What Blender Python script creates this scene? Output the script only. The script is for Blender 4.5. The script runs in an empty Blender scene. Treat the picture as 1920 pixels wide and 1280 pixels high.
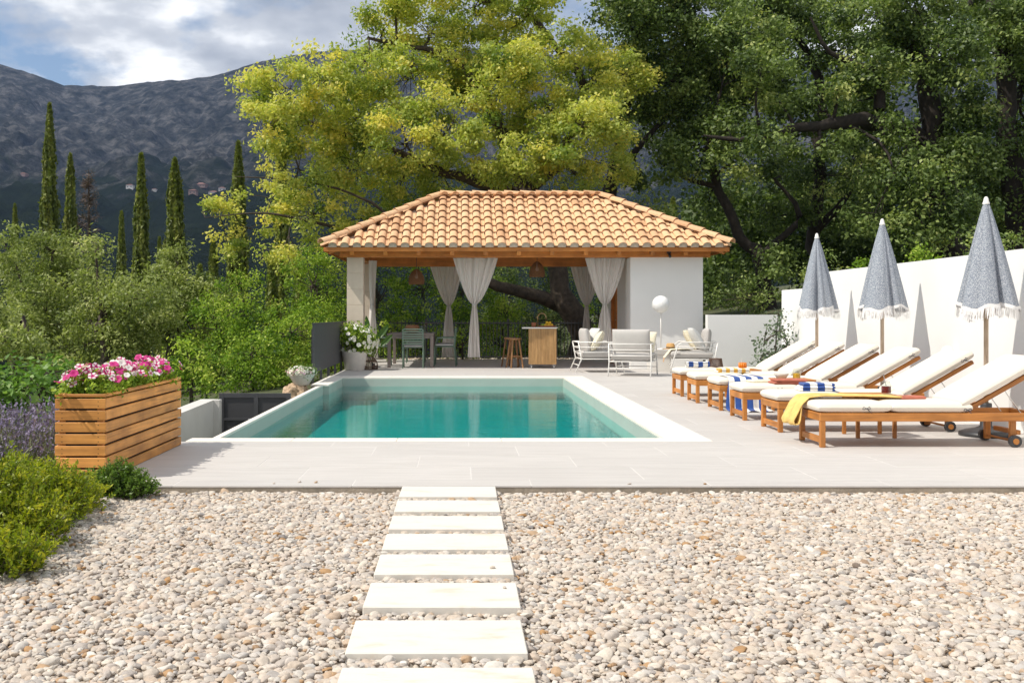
import bpy, bmesh, math, random
import numpy as np
from mathutils import Vector, Matrix, Euler

# ------------------------------------------------------------------ scene, camera, sky, sun
sc = bpy.context.scene
C = sc.collection
R = math.radians
FPX, CX, HY, CAMH = 1940.0, 862.0, 590.0, 1.14      # focal length in photo pixels, vanishing point, eye height

cam_d = bpy.data.cameras.new('camera')
cam = bpy.data.objects.new('camera', cam_d)
C.objects.link(cam)
cam.location = (0, 0, CAMH)
cam.rotation_euler = (R(90), 0, 0)
cam_d.sensor_fit = 'HORIZONTAL'
cam_d.sensor_width = 36
cam_d.lens = FPX / 1920 * 36
cam_d.shift_x = (960 - CX) / 1920
cam_d.shift_y = (HY - 640) / 1920
cam_d.clip_start = 0.05
cam_d.clip_end = 20000
sc.camera = cam

SUN_DIR = Vector((-0.70, -0.27, 1.0)).normalized()      # towards the sun
sun_el = math.asin(SUN_DIR.z)
sun_az = math.atan2(SUN_DIR.x, SUN_DIR.y)
sd = bpy.data.lights.new('sun', 'SUN')
sd.energy = 3.9
sd.angle = R(0.53)
sd.color = (1.0, 0.94, 0.84)
sun = bpy.data.objects.new('sun', sd)
C.objects.link(sun)
sun.rotation_euler = SUN_DIR.to_track_quat('Z', 'Y').to_euler()
sun.location = (-10, -6, 30)

world = bpy.data.worlds.new('World')
sc.world = world
world.use_nodes = True
wn = world.node_tree
wn.nodes.clear()
def WN(t, **kw):
    n = wn.nodes.new(t)
    for k, v in kw.items(): setattr(n, k, v)
    return n
def wl(a, b): wn.links.new(a, b)
sky = WN('ShaderNodeTexSky', sky_type='NISHITA')
sky.sun_disc = False
sky.sun_elevation = sun_el
sky.sun_rotation = sun_az
sky.altitude = 100
sky.air_density = 1.0
sky.dust_density = 0.6
sky.ozone_density = 1.2
bg_sky = WN('ShaderNodeBackground'); bg_sky.inputs['Strength'].default_value = 0.11
wl(sky.outputs[0], bg_sky.inputs[0])
tc = WN('ShaderNodeTexCoord')
sep = WN('ShaderNodeSeparateXYZ'); wl(tc.outputs['Generated'], sep.inputs[0])
mz = WN('ShaderNodeMath', operation='MAXIMUM'); wl(sep.outputs['Z'], mz.inputs[0]); mz.inputs[1].default_value = 0.0
az = WN('ShaderNodeMath', operation='ADD'); wl(mz.outputs[0], az.inputs[0]); az.inputs[1].default_value = 0.30
dv = WN('ShaderNodeVectorMath', operation='DIVIDE'); wl(tc.outputs['Generated'], dv.inputs[0])
cmb = WN('ShaderNodeCombineXYZ')
for i in range(3): wl(az.outputs[0], cmb.inputs[i])
wl(cmb.outputs[0], dv.inputs[1])
mp = WN('ShaderNodeMapping'); wl(dv.outputs[0], mp.inputs[0])
mp.inputs['Location'].default_value = (3.1, 0.4, 0.0)
mp.inputs['Scale'].default_value = (1.0, 1.0, 1.3)
n1 = WN('ShaderNodeTexNoise'); wl(mp.outputs[0], n1.inputs['Vector'])
n1.inputs['Scale'].default_value = 2.6; n1.inputs['Detail'].default_value = 8; n1.inputs['Roughness'].default_value = 0.55
n1.inputs['Distortion'].default_value = 0.15
cov = WN('ShaderNodeValToRGB'); wl(n1.outputs['Fac'], cov.inputs[0])
cov.color_ramp.elements[0].position = 0.33; cov.color_ramp.elements[0].color = (0, 0, 0, 1)
cov.color_ramp.elements[1].position = 0.42; cov.color_ramp.elements[1].color = (1, 1, 1, 1)
n2 = WN('ShaderNodeTexNoise'); wl(mp.outputs[0], n2.inputs['Vector'])
n2.inputs['Scale'].default_value = 4.2; n2.inputs['Detail'].default_value = 9; n2.inputs['Roughness'].default_value = 0.5
cc = WN('ShaderNodeValToRGB'); wl(n2.outputs['Fac'], cc.inputs[0])
e = cc.color_ramp.elements
e[0].position = 0.40; e[0].color = (0.33, 0.355, 0.40, 1)
e[1].position = 0.63; e[1].color = (0.95, 0.95, 0.94, 1)
m_ = cc.color_ramp.elements.new(0.53); m_.color = (0.52, 0.54, 0.57, 1)
bg_c = WN('ShaderNodeBackground'); wl(cc.outputs[0], bg_c.inputs[0]); bg_c.inputs['Strength'].default_value = 1.22
mx = WN('ShaderNodeMixShader'); wl(cov.outputs[0], mx.inputs[0]); wl(bg_sky.outputs[0], mx.inputs[1]); wl(bg_c.outputs[0], mx.inputs[2])
wo = WN('ShaderNodeOutputWorld'); wl(mx.outputs[0], wo.inputs[0])

sc.view_settings.view_transform = 'Standard'
sc.view_settings.look = 'None'
sc.view_settings.exposure = 0.22
sc.view_settings.gamma = 1.0
sc.cycles.use_denoising = True
sc.cycles.max_bounces = 8
sc.cycles.transparent_max_bounces = 16
sc.cycles.sample_clamp_indirect = 6.0

# ------------------------------------------------------------------ helpers
rnd = random.Random(7)
rng = np.random.default_rng(11)

def W(px, py, Y):
    return Vector(((px - CX) / FPX * Y, Y, CAMH - (py - HY) / FPX * Y))

def tag(o, label=None, cat=None, group=None, kind=None):
    if label: o['label'] = label
    if cat: o['category'] = cat
    if group: o['group'] = group
    if kind: o['kind'] = kind
    return o

def empty(name, loc=(0, 0, 0), rz=0, label=None, cat=None, group=None, kind=None):
    o = bpy.data.objects.new(name, None)
    C.objects.link(o)
    o.location = loc
    o.rotation_euler = (0, 0, rz)
    o.empty_display_size = 0.1
    return tag(o, label, cat, group, kind)

def link_mesh(name, me, mat=None, parent=None):
    if mat and not me.materials: me.materials.append(mat)
    o = bpy.data.objects.new(name, me)
    C.objects.link(o)
    if parent: o.parent = parent
    return o

def copy_tree(o, parent=None):
    c = o.copy(); C.objects.link(c); c.parent = parent
    for ch in list(o.children): copy_tree(ch, c)
    return c

class MB:
    """collects shapes; build() links them as ONE mesh object"""
    def __init__(s): s.v = []; s.f = []
    def add(s, vs, fs):
        b = len(s.v)
        s.v += [tuple(v) for v in vs]
        s.f += [tuple(i + b for i in f) for f in fs]
        return s
    def box(s, lo, hi, M=None):
        x0, y0, z0 = lo; x1, y1, z1 = hi
        vs = [Vector(p) for p in ((x0,y0,z0),(x1,y0,z0),(x1,y1,z0),(x0,y1,z0),(x0,y0,z1),(x1,y0,z1),(x1,y1,z1),(x0,y1,z1))]
        if M is not None: vs = [M @ v for v in vs]
        return s.add(vs, [(0,3,2,1),(4,5,6,7),(0,1,5,4),(1,2,6,5),(2,3,7,6),(3,0,4,7)])
    def cbox(s, lo, hi, b=0.004, M=None):
        """box with chamfered edges"""
        bm = bmesh.new()
        bmesh.ops.create_cube(bm, size=1)
        for v in bm.verts:
            v.co = Vector([lo[i] + (v.co[i] + 0.5) * (hi[i] - lo[i]) for i in range(3)])
        bmesh.ops.bevel(bm, geom=list(bm.edges), offset=b, segments=1, affect='EDGES')
        bm.verts.index_update()
        vs = [v.co.copy() for v in bm.verts]
        fs = [[v.index for v in f.verts] for f in bm.faces]
        bm.free()
        if M is not None: vs = [M @ v for v in vs]
        return s.add(vs, fs)
    def tube(s, path, radii, seg=8, cap=True, closed=False):
        path = [Vector(p) for p in path]
        n = len(path)
        if not hasattr(radii, '__len__'): radii = [radii] * n
        base = len(s.v)
        up = Vector((0, 0, 1))
        prev = None
        for i, p in enumerate(path):
            if closed: d = path[(i + 1) % n] - path[i - 1]
            else: d = path[min(i + 1, n - 1)] - path[max(i - 1, 0)]
            d.normalize()
            if prev is None:
                a = up if abs(d.z) < 0.95 else Vector((1, 0, 0))
                u = d.cross(a).normalized()
            else:
                u = (prev - d * prev.dot(d)).normalized()
            prev = u
            w = d.cross(u)
            for k in range(seg):
                t = 2 * math.pi * k / seg
                s.v.append(tuple(p + (u * math.cos(t) + w * math.sin(t)) * radii[i]))
        m = n if closed else n - 1
        for i in range(m):
            j = (i + 1) % n
            for k in range(seg):
                l = (k + 1) % seg
                s.f.append((base + i*seg + k, base + i*seg + l, base + j*seg + l, base + j*seg + k))
        if cap and not closed:
            s.f.append(tuple(base + k for k in reversed(range(seg))))
            s.f.append(tuple(base + (n-1)*seg + k for k in range(seg)))
        return s
    def lathe(s, prof, seg=24, c=(0, 0, 0)):
        base = len(s.v)
        for r, z in prof:
            for k in range(seg):
                t = 2 * math.pi * k / seg
                s.v.append((c[0] + r * math.cos(t), c[1] + r * math.sin(t), c[2] + z))
        for i in range(len(prof) - 1):
            for k in range(seg):
                l = (k + 1) % seg
                s.f.append((base + i*seg + k, base + i*seg + l, base + (i+1)*seg + l, base + (i+1)*seg + k))
        return s
    def grid(s, P, nu, nv):
        base = len(s.v)
        for i in range(nu):
            for j in range(nv): s.v.append(tuple(P(i / (nu-1), j / (nv-1))))
        for i in range(nu-1):
            for j in range(nv-1):
                s.f.append((base+i*nv+j, base+(i+1)*nv+j, base+(i+1)*nv+j+1, base+i*nv+j+1))
        return s
    def mesh(s, name, mat=None, smooth=False):
        me = bpy.data.meshes.new(name)
        me.from_pydata(s.v, [], s.f)
        me.validate()
        if smooth: me.polygons.foreach_set('use_smooth', [True] * len(me.polygons))
        if mat: me.materials.append(mat)
        me.update()
        return me
    def build(s, name, mat=None, parent=None, smooth=False):
        return link_mesh(name, s.mesh(name, mat, smooth), None, parent)

def np_mesh(name, V, F, mat=None, tint=None, smooth=False):
    """fast mesh from numpy arrays (F: m x k)"""
    me = bpy.data.meshes.new(name)
    V = np.ascontiguousarray(V, dtype=np.float32); F = np.ascontiguousarray(F, dtype=np.int32)
    m, k = F.shape
    me.vertices.add(len(V)); me.vertices.foreach_set('co', V.ravel())
    me.loops.add(m * k); me.loops.foreach_set('vertex_index', F.ravel())
    me.polygons.add(m); me.polygons.foreach_set('loop_start', np.arange(0, m * k, k, dtype=np.int32))
    me.update(calc_edges=True)
    if tint is not None:
        a = me.attributes.new('tint', 'FLOAT', 'FACE')
        a.data.foreach_set('value', np.ascontiguousarray(tint, dtype=np.float32))
    if smooth: me.polygons.foreach_set('use_smooth', np.ones(m, dtype=bool))
    if mat: me.materials.append(mat)
    return me

# ------------------------------------------------------------------ materials
class NT:
    def __init__(s, name):
        s.m = bpy.data.materials.new(name); s.m.use_nodes = True
        s.t = s.m.node_tree; s.t.nodes.clear()
        s.out = s.n('ShaderNodeOutputMaterial')
    def n(s, t, ins=None, **kw):
        nd = s.t.nodes.new(t)
        for k, v in kw.items(): setattr(nd, k, v)
        for k, v in (ins or {}).items():
            if hasattr(v, 'is_linked') or isinstance(v, bpy.types.NodeSocket): s.t.links.new(v, nd.inputs[k])
            else: nd.inputs[k].default_value = v
        return nd
    def ramp(s, fac, stops):
        nd = s.n('ShaderNodeValToRGB', {0: fac})
        el = nd.color_ramp.elements
        while len(el) < len(stops): el.new(0.5)
        for e_, (p, c) in zip(el, stops):
            e_.position = p; e_.color = (*c, 1) if len(c) == 3 else c
        return nd.outputs[0]
    def coords(s, scale=(1, 1, 1), kind='Object'):
        t = s.n('ShaderNodeTexCoord')
        return s.n('ShaderNodeMapping', {0: t.outputs[kind], 'Scale': scale}).outputs[0]
    def noise(s, vec, scale, detail=4, rough=0.55, dist=0.0):
        return s.n('ShaderNodeTexNoise', {'Vector': vec, 'Scale': scale, 'Detail': detail, 'Roughness': rough, 'Distortion': dist}).outputs['Fac']
    def bump(s, h, strength, dist=0.01):
        return s.n('ShaderNodeBump', {'Height': h, 'Strength': strength, 'Distance': dist}).outputs[0]
    def done(s, sh): s.t.links.new(sh, s.out.inputs[0]); return s.m

def mulc(c, k): return tuple(min(1, x * k) for x in c)

def mat_plain(name, col, rough=0.5, var=0.12, scale=6, bump=0.0, metal=0.0, bscale=60, spec=0.5):
    g = NT(name); v = g.coords()
    f = g.noise(v, scale, 5)
    c = g.ramp(f, [(0.3, mulc(col, 1 - var)), (0.7, mulc(col, 1 + var))])
    ins = {'Base Color': c, 'Roughness': rough, 'Metallic': metal, 'Specular IOR Level': spec}
    if bump: ins['Normal'] = g.bump(g.noise(v, bscale, 3), bump)
    return g.done(g.n('ShaderNodeBsdfPrincipled', ins).outputs[0])

def mat_wood(name, col, axis=0, rough=0.5, grain=14, var=0.35, knots=True):
    g = NT(name)
    oi = g.n('ShaderNodeObjectInfo')
    t = g.n('ShaderNodeTexCoord')
    off = g.n('ShaderNodeVectorMath', {0: t.outputs['Object'], 1: g.n('ShaderNodeVectorMath', {0: oi.outputs['Random'], 1: (37.0, 19.0, 53.0)}, operation='MULTIPLY').outputs[0]}, operation='ADD')
    s = [grain * 3.0] * 3; s[axis] = grain * 0.16
    v = g.n('ShaderNodeMapping', {0: off.outputs[0], 'Scale': tuple(s)}).outputs[0]
    f = g.noise(v, 1.0, 6, 0.6, 0.6)
    v2 = g.n('ShaderNodeMapping', {0: off.outputs[0], 'Scale': (2.2, 2.2, 2.2)}).outputs[0]
    f2 = g.noise(v2, 1.6, 3)
    c = g.ramp(f, [(0.25, mulc(col, 1 - var)), (0.5, col), (0.78, mulc(col, 1 + var * 0.8))])
    d = g.ramp(f2, [(0.3, (0.72, 0.66, 0.58)), (0.65, (1.08, 1.08, 1.08))])
    c2 = g.n('ShaderNodeMix', {0: 1.0, 6: c, 7: d}, data_type='RGBA', blend_type='MULTIPLY').outputs[2]
    rv = g.n('ShaderNodeMapRange', {0: oi.outputs['Random'], 3: 0.82, 4: 1.15}).outputs[0]
    c3 = g.n('ShaderNodeVectorMath', {0: c2, 1: g.n('ShaderNodeCombineXYZ', {0: rv, 1: rv, 2: rv}).outputs[0]}, operation='MULTIPLY').outputs[0]
    nb = g.bump(f, 0.25, 0.004)
    return g.done(g.n('ShaderNodeBsdfPrincipled', {'Base Color': c3, 'Roughness': rough, 'Normal': nb}).outputs[0])

def mat_leaf(name, stops, trans=0.35, rough=0.5, spec=0.35):
    g = NT(name)
    a = g.n('ShaderNodeAttribute', attribute_name='tint', attribute_type='GEOMETRY')
    c = g.ramp(a.outputs['Fac'], stops)
    p = g.n('ShaderNodeBsdfPrincipled', {'Base Color': c, 'Roughness': rough, 'Specular IOR Level': spec})
    br = g.n('ShaderNodeVectorMath', {0: c, 1: (1.25, 1.35, 0.7)}, operation='MULTIPLY').outputs[0]
    tl = g.n('ShaderNodeBsdfTranslucent', {'Color': br})
    return g.done(g.n('ShaderNodeMixShader', {0: trans, 1: p.outputs[0], 2: tl.outputs[0]}).outputs[0])

M = {}
M['teak'] = mat_wood('teak', (0.50, 0.20, 0.042), 0)
M['teak_y'] = mat_wood('teak_y', (0.50, 0.20, 0.042), 1)
M['teak_z'] = mat_wood('teak_z', (0.50, 0.20, 0.042), 2)
M['larch'] = mat_wood('larch', (0.66, 0.30, 0.07), 0, 0.55, 10, 0.4)
M['larch_y'] = mat_wood('larch_y', (0.66, 0.30, 0.07), 1, 0.55, 10, 0.4)
M['beam'] = mat_wood('beam', (0.58, 0.215, 0.04), 0, 0.5, 7)
M['beam_y'] = mat_wood('beam_y', (0.58, 0.215, 0.04), 1, 0.5, 7)
M['oak'] = mat_wood('oak', (0.46, 0.28, 0.12), 2, 0.5, 12, 0.2)
M['stoolwood'] = mat_wood('stoolwood', (0.33, 0.17, 0.07), 2, 0.5, 12, 0.3)
M['polewood'] = mat_wood('polewood', (0.56, 0.44, 0.33), 2, 0.5, 12, 0.15)
M['plaster'] = mat_plain('plaster', (0.855, 0.845, 0.825), 0.85, 0.035, 1.1, 0.12, bscale=90)
M['plaster_grey'] = mat_plain('plaster_grey', (0.60, 0.58, 0.55), 0.85, 0.06, 2.0, 0.12, bscale=90)
M['limestone'] = mat_plain('limestone', (0.68, 0.58, 0.47), 0.8, 0.06, 5, 0.12, bscale=70)
M['coping'] = mat_plain('coping', (0.78, 0.73, 0.66), 0.7, 0.04, 4, 0.06, bscale=120)
M['white_paint'] = mat_plain('white_paint', (0.80, 0.78, 0.74), 0.4, 0.03)
M['anthracite'] = mat_plain('anthracite', (0.055, 0.056, 0.062), 0.55, 0.1)
M['iron'] = mat_plain('iron', (0.035, 0.036, 0.04), 0.6, 0.1)
M['black_plastic'] = mat_plain('black_plastic', (0.035, 0.036, 0.04), 0.45, 0.15, 20)
M['steel'] = mat_plain('steel', (0.6, 0.6, 0.6), 0.3, 0.05, metal=1.0)
M['brass'] = mat_plain('brass', (0.45, 0.30, 0.16), 0.3, 0.05, metal=1.0)
M['sage'] = mat_plain('sage', (0.19, 0.28, 0.21), 0.45, 0.05)
M['taupe'] = mat_plain('taupe', (0.20, 0.165, 0.145), 0.5, 0.08)
M['wicker'] = mat_plain('wicker', (0.13, 0.075, 0.05), 0.7, 0.35, 40)
M['rattan'] = mat_plain('rattan', (0.30, 0.15, 0.07), 0.7, 0.35, 60, 0.3)
M['concrete_pot'] = mat_plain('concrete_pot', (0.62, 0.58, 0.53), 0.75, 0.06, 8, 0.1)
M['canvas'] = mat_plain('canvas', (0.76, 0.70, 0.61), 0.9, 0.03, 5, 0.15, bscale=40)
M['grey_cushion'] = mat_plain('grey_cushion', (0.50, 0.475, 0.45), 0.9, 0.05, 6, 0.2, bscale=30)
M['light_cushion'] = mat_plain('light_cushion', (0.62, 0.62, 0.60), 0.9, 0.05, 6, 0.2, bscale=30)
M['cream_cushion'] = mat_plain('cream_cushion', (0.76, 0.70, 0.54), 0.9, 0.12, 30, 0.2, bscale=30)
M['bark'] = mat_plain('bark', (0.06, 0.045, 0.033), 0.9, 0.5, 9, 1.0, bscale=22)
M['bark_dark'] = mat_plain('bark_dark', (0.028, 0.021, 0.016), 0.9, 0.5, 9, 1.0, bscale=22)
M['soil'] = mat_plain('soil', (0.10, 0.075, 0.05), 0.95, 0.35, 12, 0.6)
M['concrete_edge'] = mat_plain('concrete_edge', (0.34, 0.29, 0.23), 0.9, 0.25, 5, 0.4)
M['straw'] = mat_plain('straw', (0.58, 0.34, 0.13), 0.8, 0.2, 40)
M['globe'] = mat_plain('globe', (0.85, 0.85, 0.84), 0.25, 0.0)
M['navy_cord'] = mat_plain('navy_cord', (0.05, 0.05, 0.07), 0.8, 0.1)
M['mortar'] = mat_plain('mortar', (0.60, 0.50, 0.41), 0.95, 0.15, 20)
def mat_tile(name, col):
    g = NT(name)
    oi = g.n('ShaderNodeObjectInfo')
    v = g.coords()
    f = g.noise(v, 18, 5)
    c = g.ramp(f, [(0.3, mulc(col, 0.85)), (0.7, mulc(col, 1.12))])
    r = g.ramp(oi.outputs['Random'], [(0.0, (0.76, 0.67, 0.60)), (0.4, (1.0, 1.0, 1.0)), (0.8, (1.0, 0.93, 0.85)), (1.0, (1.05, 1.08, 1.1))])
    c2 = g.n('ShaderNodeMix', {0: 1.0, 6: c, 7: r}, data_type='RGBA', blend_type='MULTIPLY').outputs[2]
    return g.done(g.n('ShaderNodeBsdfPrincipled', {'Base Color': c2, 'Roughness': 0.8, 'Normal': g.bump(g.noise(v, 90, 3), 0.12)}).outputs[0])
M['clay'] = mat_tile('clay', (0.75, 0.48, 0.28))
def mat_paving():
    g = NT('paving')
    oi = g.n('ShaderNodeObjectInfo')
    t = g.n('ShaderNodeTexCoord')
    off = g.n('ShaderNodeVectorMath', {0: t.outputs['Object'], 1: g.n('ShaderNodeVectorMath', {0: oi.outputs['Random'], 1: (31.0, 17.0, 0.0)}, operation='MULTIPLY').outputs[0]}, operation='ADD').outputs[0]
    v = g.n('ShaderNodeMapping', {0: off, 'Scale': (0.9, 6.0, 1)}).outputs[0]
    f = g.noise(v, 2.0, 6, 0.6)
    c = g.ramp(f, [(0.3, (0.50, 0.475, 0.45)), (0.7, (0.585, 0.555, 0.53))])
    r = g.n('ShaderNodeMapRange', {0: oi.outputs['Random'], 3: 0.955, 4: 1.03}).outputs[0]
    c2 = g.n('ShaderNodeVectorMath', {0: c, 1: g.n('ShaderNodeCombineXYZ', {0: r, 1: r, 2: r}).outputs[0]}, operation='MULTIPLY').outputs[0]
    return g.done(g.n('ShaderNodeBsdfPrincipled', {'Base Color': c2, 'Roughness': 0.6, 'Normal': g.bump(g.noise(v, 60, 3), 0.05)}).outputs[0])
M['paving'] = mat_paving()
def mat_stone():
    g = NT('step_stone')
    oi = g.n('ShaderNodeObjectInfo')
    t = g.n('ShaderNodeTexCoord')
    off = g.n('ShaderNodeVectorMath', {0: t.outputs['Object'], 1: g.n('ShaderNodeVectorMath', {0: oi.outputs['Random'], 1: (31.0, 17.0, 5.0)}, operation='MULTIPLY').outputs[0]}, operation='ADD').outputs[0]
    v = g.n('ShaderNodeMapping', {0: off, 'Scale': (2.2, 6.0, 2)}).outputs[0]
    f = g.noise(v, 2.0, 7, 0.65, 0.4)
    c = g.ramp(f, [(0.36, (0.70, 0.665, 0.605)), (0.56, (0.685, 0.645, 0.58)), (0.74, (0.60, 0.51, 0.40))])
    return g.done(g.n('ShaderNodeBsdfPrincipled', {'Base Color': c, 'Roughness': 0.75, 'Normal': g.bump(g.noise(off, 60, 4), 0.15, 0.004)}).outputs[0])
M['step_stone'] = mat_stone()
def mat_stripes(name, c1, c2, axis, period, rough=0.9):
    g = NT(name)
    t = g.n('ShaderNodeTexCoord')
    s = g.n('ShaderNodeSeparateXYZ', {0: t.outputs['Object']}).outputs[axis]
    m = g.n('ShaderNodeMath', {0: s, 1: period}, operation='DIVIDE').outputs[0]
    fr = g.n('ShaderNodeMath', {0: m}, operation='FRACT').outputs[0]
    st = g.n('ShaderNodeMath', {0: fr, 1: 0.5}, operation='GREATER_THAN').outputs[0]
    c = g.n('ShaderNodeMix', {0: st, 6: (*c1, 1), 7: (*c2, 1)}, data_type='RGBA').outputs[2]
    nb = g.bump(g.noise(t.outputs['Object'], 180, 2), 0.4, 0.004)
    return g.done(g.n('ShaderNodeBsdfPrincipled', {'Base Color': c, 'Roughness': rough, 'Normal': nb, 'Sheen Weight': 0.2}).outputs[0])
BLUE, WHT, YEL, PINK = (0.02, 0.07, 0.28), (0.78, 0.77, 0.74), (0.72, 0.42, 0.08), (0.5, 0.13, 0.09)
M['towel_blue_y'] = mat_stripes('towel_blue_y', BLUE, WHT, 1, 0.11)
M['towel_blue_x'] = mat_stripes('towel_blue_x', BLUE, WHT, 0, 0.14)
M['towel_yel_x'] = mat_stripes('towel_yel_x', YEL, WHT, 0, 0.10)
M['throw_yel'] = mat_plain('throw_yel', (0.74, 0.50, 0.16), 0.9, 0.25, 9, 0.3, bscale=120)
M['towel_red'] = mat_plain('towel_red', (0.45, 0.14, 0.09), 0.9, 0.2, 9, 0.3, bscale=120)
M['chair_pad'] = mat_stripes('chair_pad', (0.1, 0.11, 0.12), (0.72, 0.71, 0.69), 0, 0.022)
def mat_umbrella():
    g = NT('umbrella_cloth')
    v = g.coords()
    f = g.noise(v, 130, 4, 0.7)
    c = g.ramp(f, [(0.36, (0.11, 0.13, 0.175)), (0.5, (0.255, 0.285, 0.335)), (0.63, (0.56, 0.58, 0.61))])
    return g.done(g.n('ShaderNodeBsdfPrincipled', {'Base Color': c, 'Roughness': 0.9, 'Normal': g.bump(f, 0.3, 0.003)}).outputs[0])
M['umbrella_cloth'] = mat_umbrella()
def mat_sheer():
    g = NT('sheer')
    p = g.n('ShaderNodeBsdfDiffuse', {'Color': (0.92, 0.88, 0.84, 1)})
    t = g.n('ShaderNodeBsdfTranslucent', {'Color': (0.92, 0.88, 0.84, 1)})
    m1 = g.n('ShaderNodeMixShader', {0: 0.28, 1: p.outputs[0], 2: t.outputs[0]})
    tr = g.n('ShaderNodeBsdfTransparent')
    return g.done(g.n('ShaderNodeMixShader', {0: 0.07, 1: m1.outputs[0], 2: tr.outputs[0]}).outputs[0])
M['sheer'] = mat_sheer()
def mat_glass(name, col=(1, 1, 1)):
    g = NT(name)
    tr = g.n('ShaderNodeBsdfTransparent', {'Color': (*col, 1)})
    gl = g.n('ShaderNodeBsdfGlossy', {'Color': (1, 1, 1, 1), 'Roughness': 0.02})
    fr = g.n('ShaderNodeMath', {0: g.n('ShaderNodeLayerWeight', {'Blend': 0.25}).outputs['Facing'], 1: 0.35}, operation='MULTIPLY')
    return g.done(g.n('ShaderNodeMixShader', {0: fr.outputs[0], 1: tr.outputs[0], 2: gl.outputs[0]}).outputs[0])
M['glass'] = mat_glass('glass', (0.93, 0.95, 0.94))
M['juice_orange'] = mat_plain('juice_orange', (0.75, 0.22, 0.015), 0.3, 0.1, 40)
M['juice_yellow'] = mat_plain('juice_yellow', (0.72, 0.42, 0.03), 0.3, 0.25, 60)
M['juice_red'] = mat_plain('juice_red', (0.18, 0.01, 0.012), 0.2, 0.2, 40)
M['lemon'] = mat_plain('lemon', (0.75, 0.46, 0.03), 0.45, 0.1, 30)
M['lime'] = mat_plain('lime', (0.25, 0.36, 0.05), 0.45, 0.1, 30)
M['terracotta'] = mat_plain('terracotta', (0.35, 0.13, 0.06), 0.7, 0.2, 30)
M['dark_line'] = mat_plain('dark_line', (0.02, 0.02, 0.02), 0.8, 0.0)
M['ledge_tile'] = mat_plain('ledge_tile', (0.44, 0.47, 0.42), 0.5, 0.04, 3)
M['basin'] = mat_plain('basin', (0.002, 0.36, 0.36), 0.5, 0.06, 2)
def mat_water():
    g = NT('pool_water')
    t = g.n('ShaderNodeTexCoord')
    v = g.n('ShaderNodeMapping', {0: t.outputs['Object'], 'Scale': (0.75, 2.6, 1.0)}).outputs[0]
    a = g.noise(v, 3.2, 3, 0.5, 0.3)
    b = g.noise(v, 9.0, 3, 0.6)
    h = g.n('ShaderNodeMath', {0: a, 1: g.n('ShaderNodeMath', {0: b, 1: 0.35}, operation='MULTIPLY').outputs[0]}, operation='ADD').outputs[0]
    nb = g.bump(h, 0.07, 0.06)
    tr = g.n('ShaderNodeBsdfTransparent', {'Color': (0.45, 0.97, 0.95, 1)})
    gl = g.n('ShaderNodeBsdfGlossy', {'Color': (1, 1, 1, 1), 'Roughness': 0.015, 'Normal': nb})
    fr = g.n('ShaderNodeFresnel', {'IOR': 1.27, 'Normal': nb})
    return g.done(g.n('ShaderNodeMixShader', {0: fr.outputs[0], 1: tr.outputs[0], 2: gl.outputs[0]}).outputs[0])
M['water'] = mat_water()
M['oakleaf'] = mat_leaf('oakleaf', [(0.0, (0.15, 0.235, 0.045)), (0.35, (0.36, 0.43, 0.09)), (0.7, (0.58, 0.59, 0.14)), (1.0, (0.78, 0.68, 0.16))], 0.42)
M['darkleaf'] = mat_leaf('darkleaf', [(0.0, (0.03, 0.06, 0.014)), (0.45, (0.11, 0.165, 0.04)), (0.8, (0.28, 0.36, 0.10)), (1.0, (0.44, 0.47, 0.16))], 0.32)
M['oliveleaf'] = mat_leaf('oliveleaf', [(0.0, (0.09, 0.13, 0.03)), (0.5, (0.26, 0.315, 0.085)), (0.85, (0.42, 0.46, 0.16)), (1.0, (0.58, 0.58, 0.27))], 0.36)
M['laurel'] = mat_leaf('laurel', [(0.0, (0.035, 0.085, 0.010)), (0.45, (0.18, 0.305, 0.03)), (0.8, (0.40, 0.52, 0.07)), (1.0, (0.56, 0.62, 0.14))], 0.36, 0.55, 0.2)
M['cypleaf'] = mat_leaf('cypleaf', [(0.0, (0.07, 0.10, 0.02)), (0.5, (0.16, 0.20, 0.04)), (1.0, (0.32, 0.33, 0.08))], 0.3)
M['myrtle'] = mat_leaf('myrtle', [(0.0, (0.07, 0.13, 0.01)), (0.4, (0.20, 0.27, 0.015)), (0.75, (0.46, 0.45, 0.025)), (1.0, (0.70, 0.58, 0.04))], 0.42, 0.4)
M['boxleaf'] = mat_leaf('boxleaf', [(0.0, (0.05, 0.10, 0.015)), (0.5, (0.11, 0.20, 0.03)), (1.0, (0.25, 0.34, 0.06))], 0.38, 0.4)
M['figleaf'] = mat_leaf('figleaf', [(0.0, (0.06, 0.14, 0.02)), (0.5, (0.15, 0.28, 0.05)), (1.0, (0.34, 0.46, 0.15))], 0.38, 0.4, 0.5)
M['lavstem'] = mat_leaf('lavstem', [(0.0, (0.09, 0.11, 0.06)), (0.5, (0.19, 0.21, 0.12)), (1.0, (0.28, 0.29, 0.17))], 0.2)
M['lavflower'] = mat_leaf('lavflower', [(0.0, (0.12, 0.10, 0.18)), (0.5, (0.22, 0.18, 0.31)), (1.0, (0.34, 0.29, 0.42))], 0.2)
M['euca'] = mat_leaf('euca', [(0.0, (0.06, 0.09, 0.06)), (0.5, (0.13, 0.18, 0.11)), (1.0, (0.24, 0.29, 0.19))], 0.25)
M['petal_mix'] = mat_leaf('petal_mix', [(0.0, (0.50, 0.01, 0.16)), (0.45, (0.62, 0.05, 0.27)), (0.6, (0.75, 0.30, 0.5)), (0.7, (0.82, 0.74, 0.76)), (1.0, (0.84, 0.82, 0.80))], 0.25, 0.6)
M['petal_white'] = mat_leaf('petal_white', [(0.0, (0.74, 0.68, 0.60)), (1.0, (0.84, 0.82, 0.78))], 0.25, 0.6)
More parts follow.
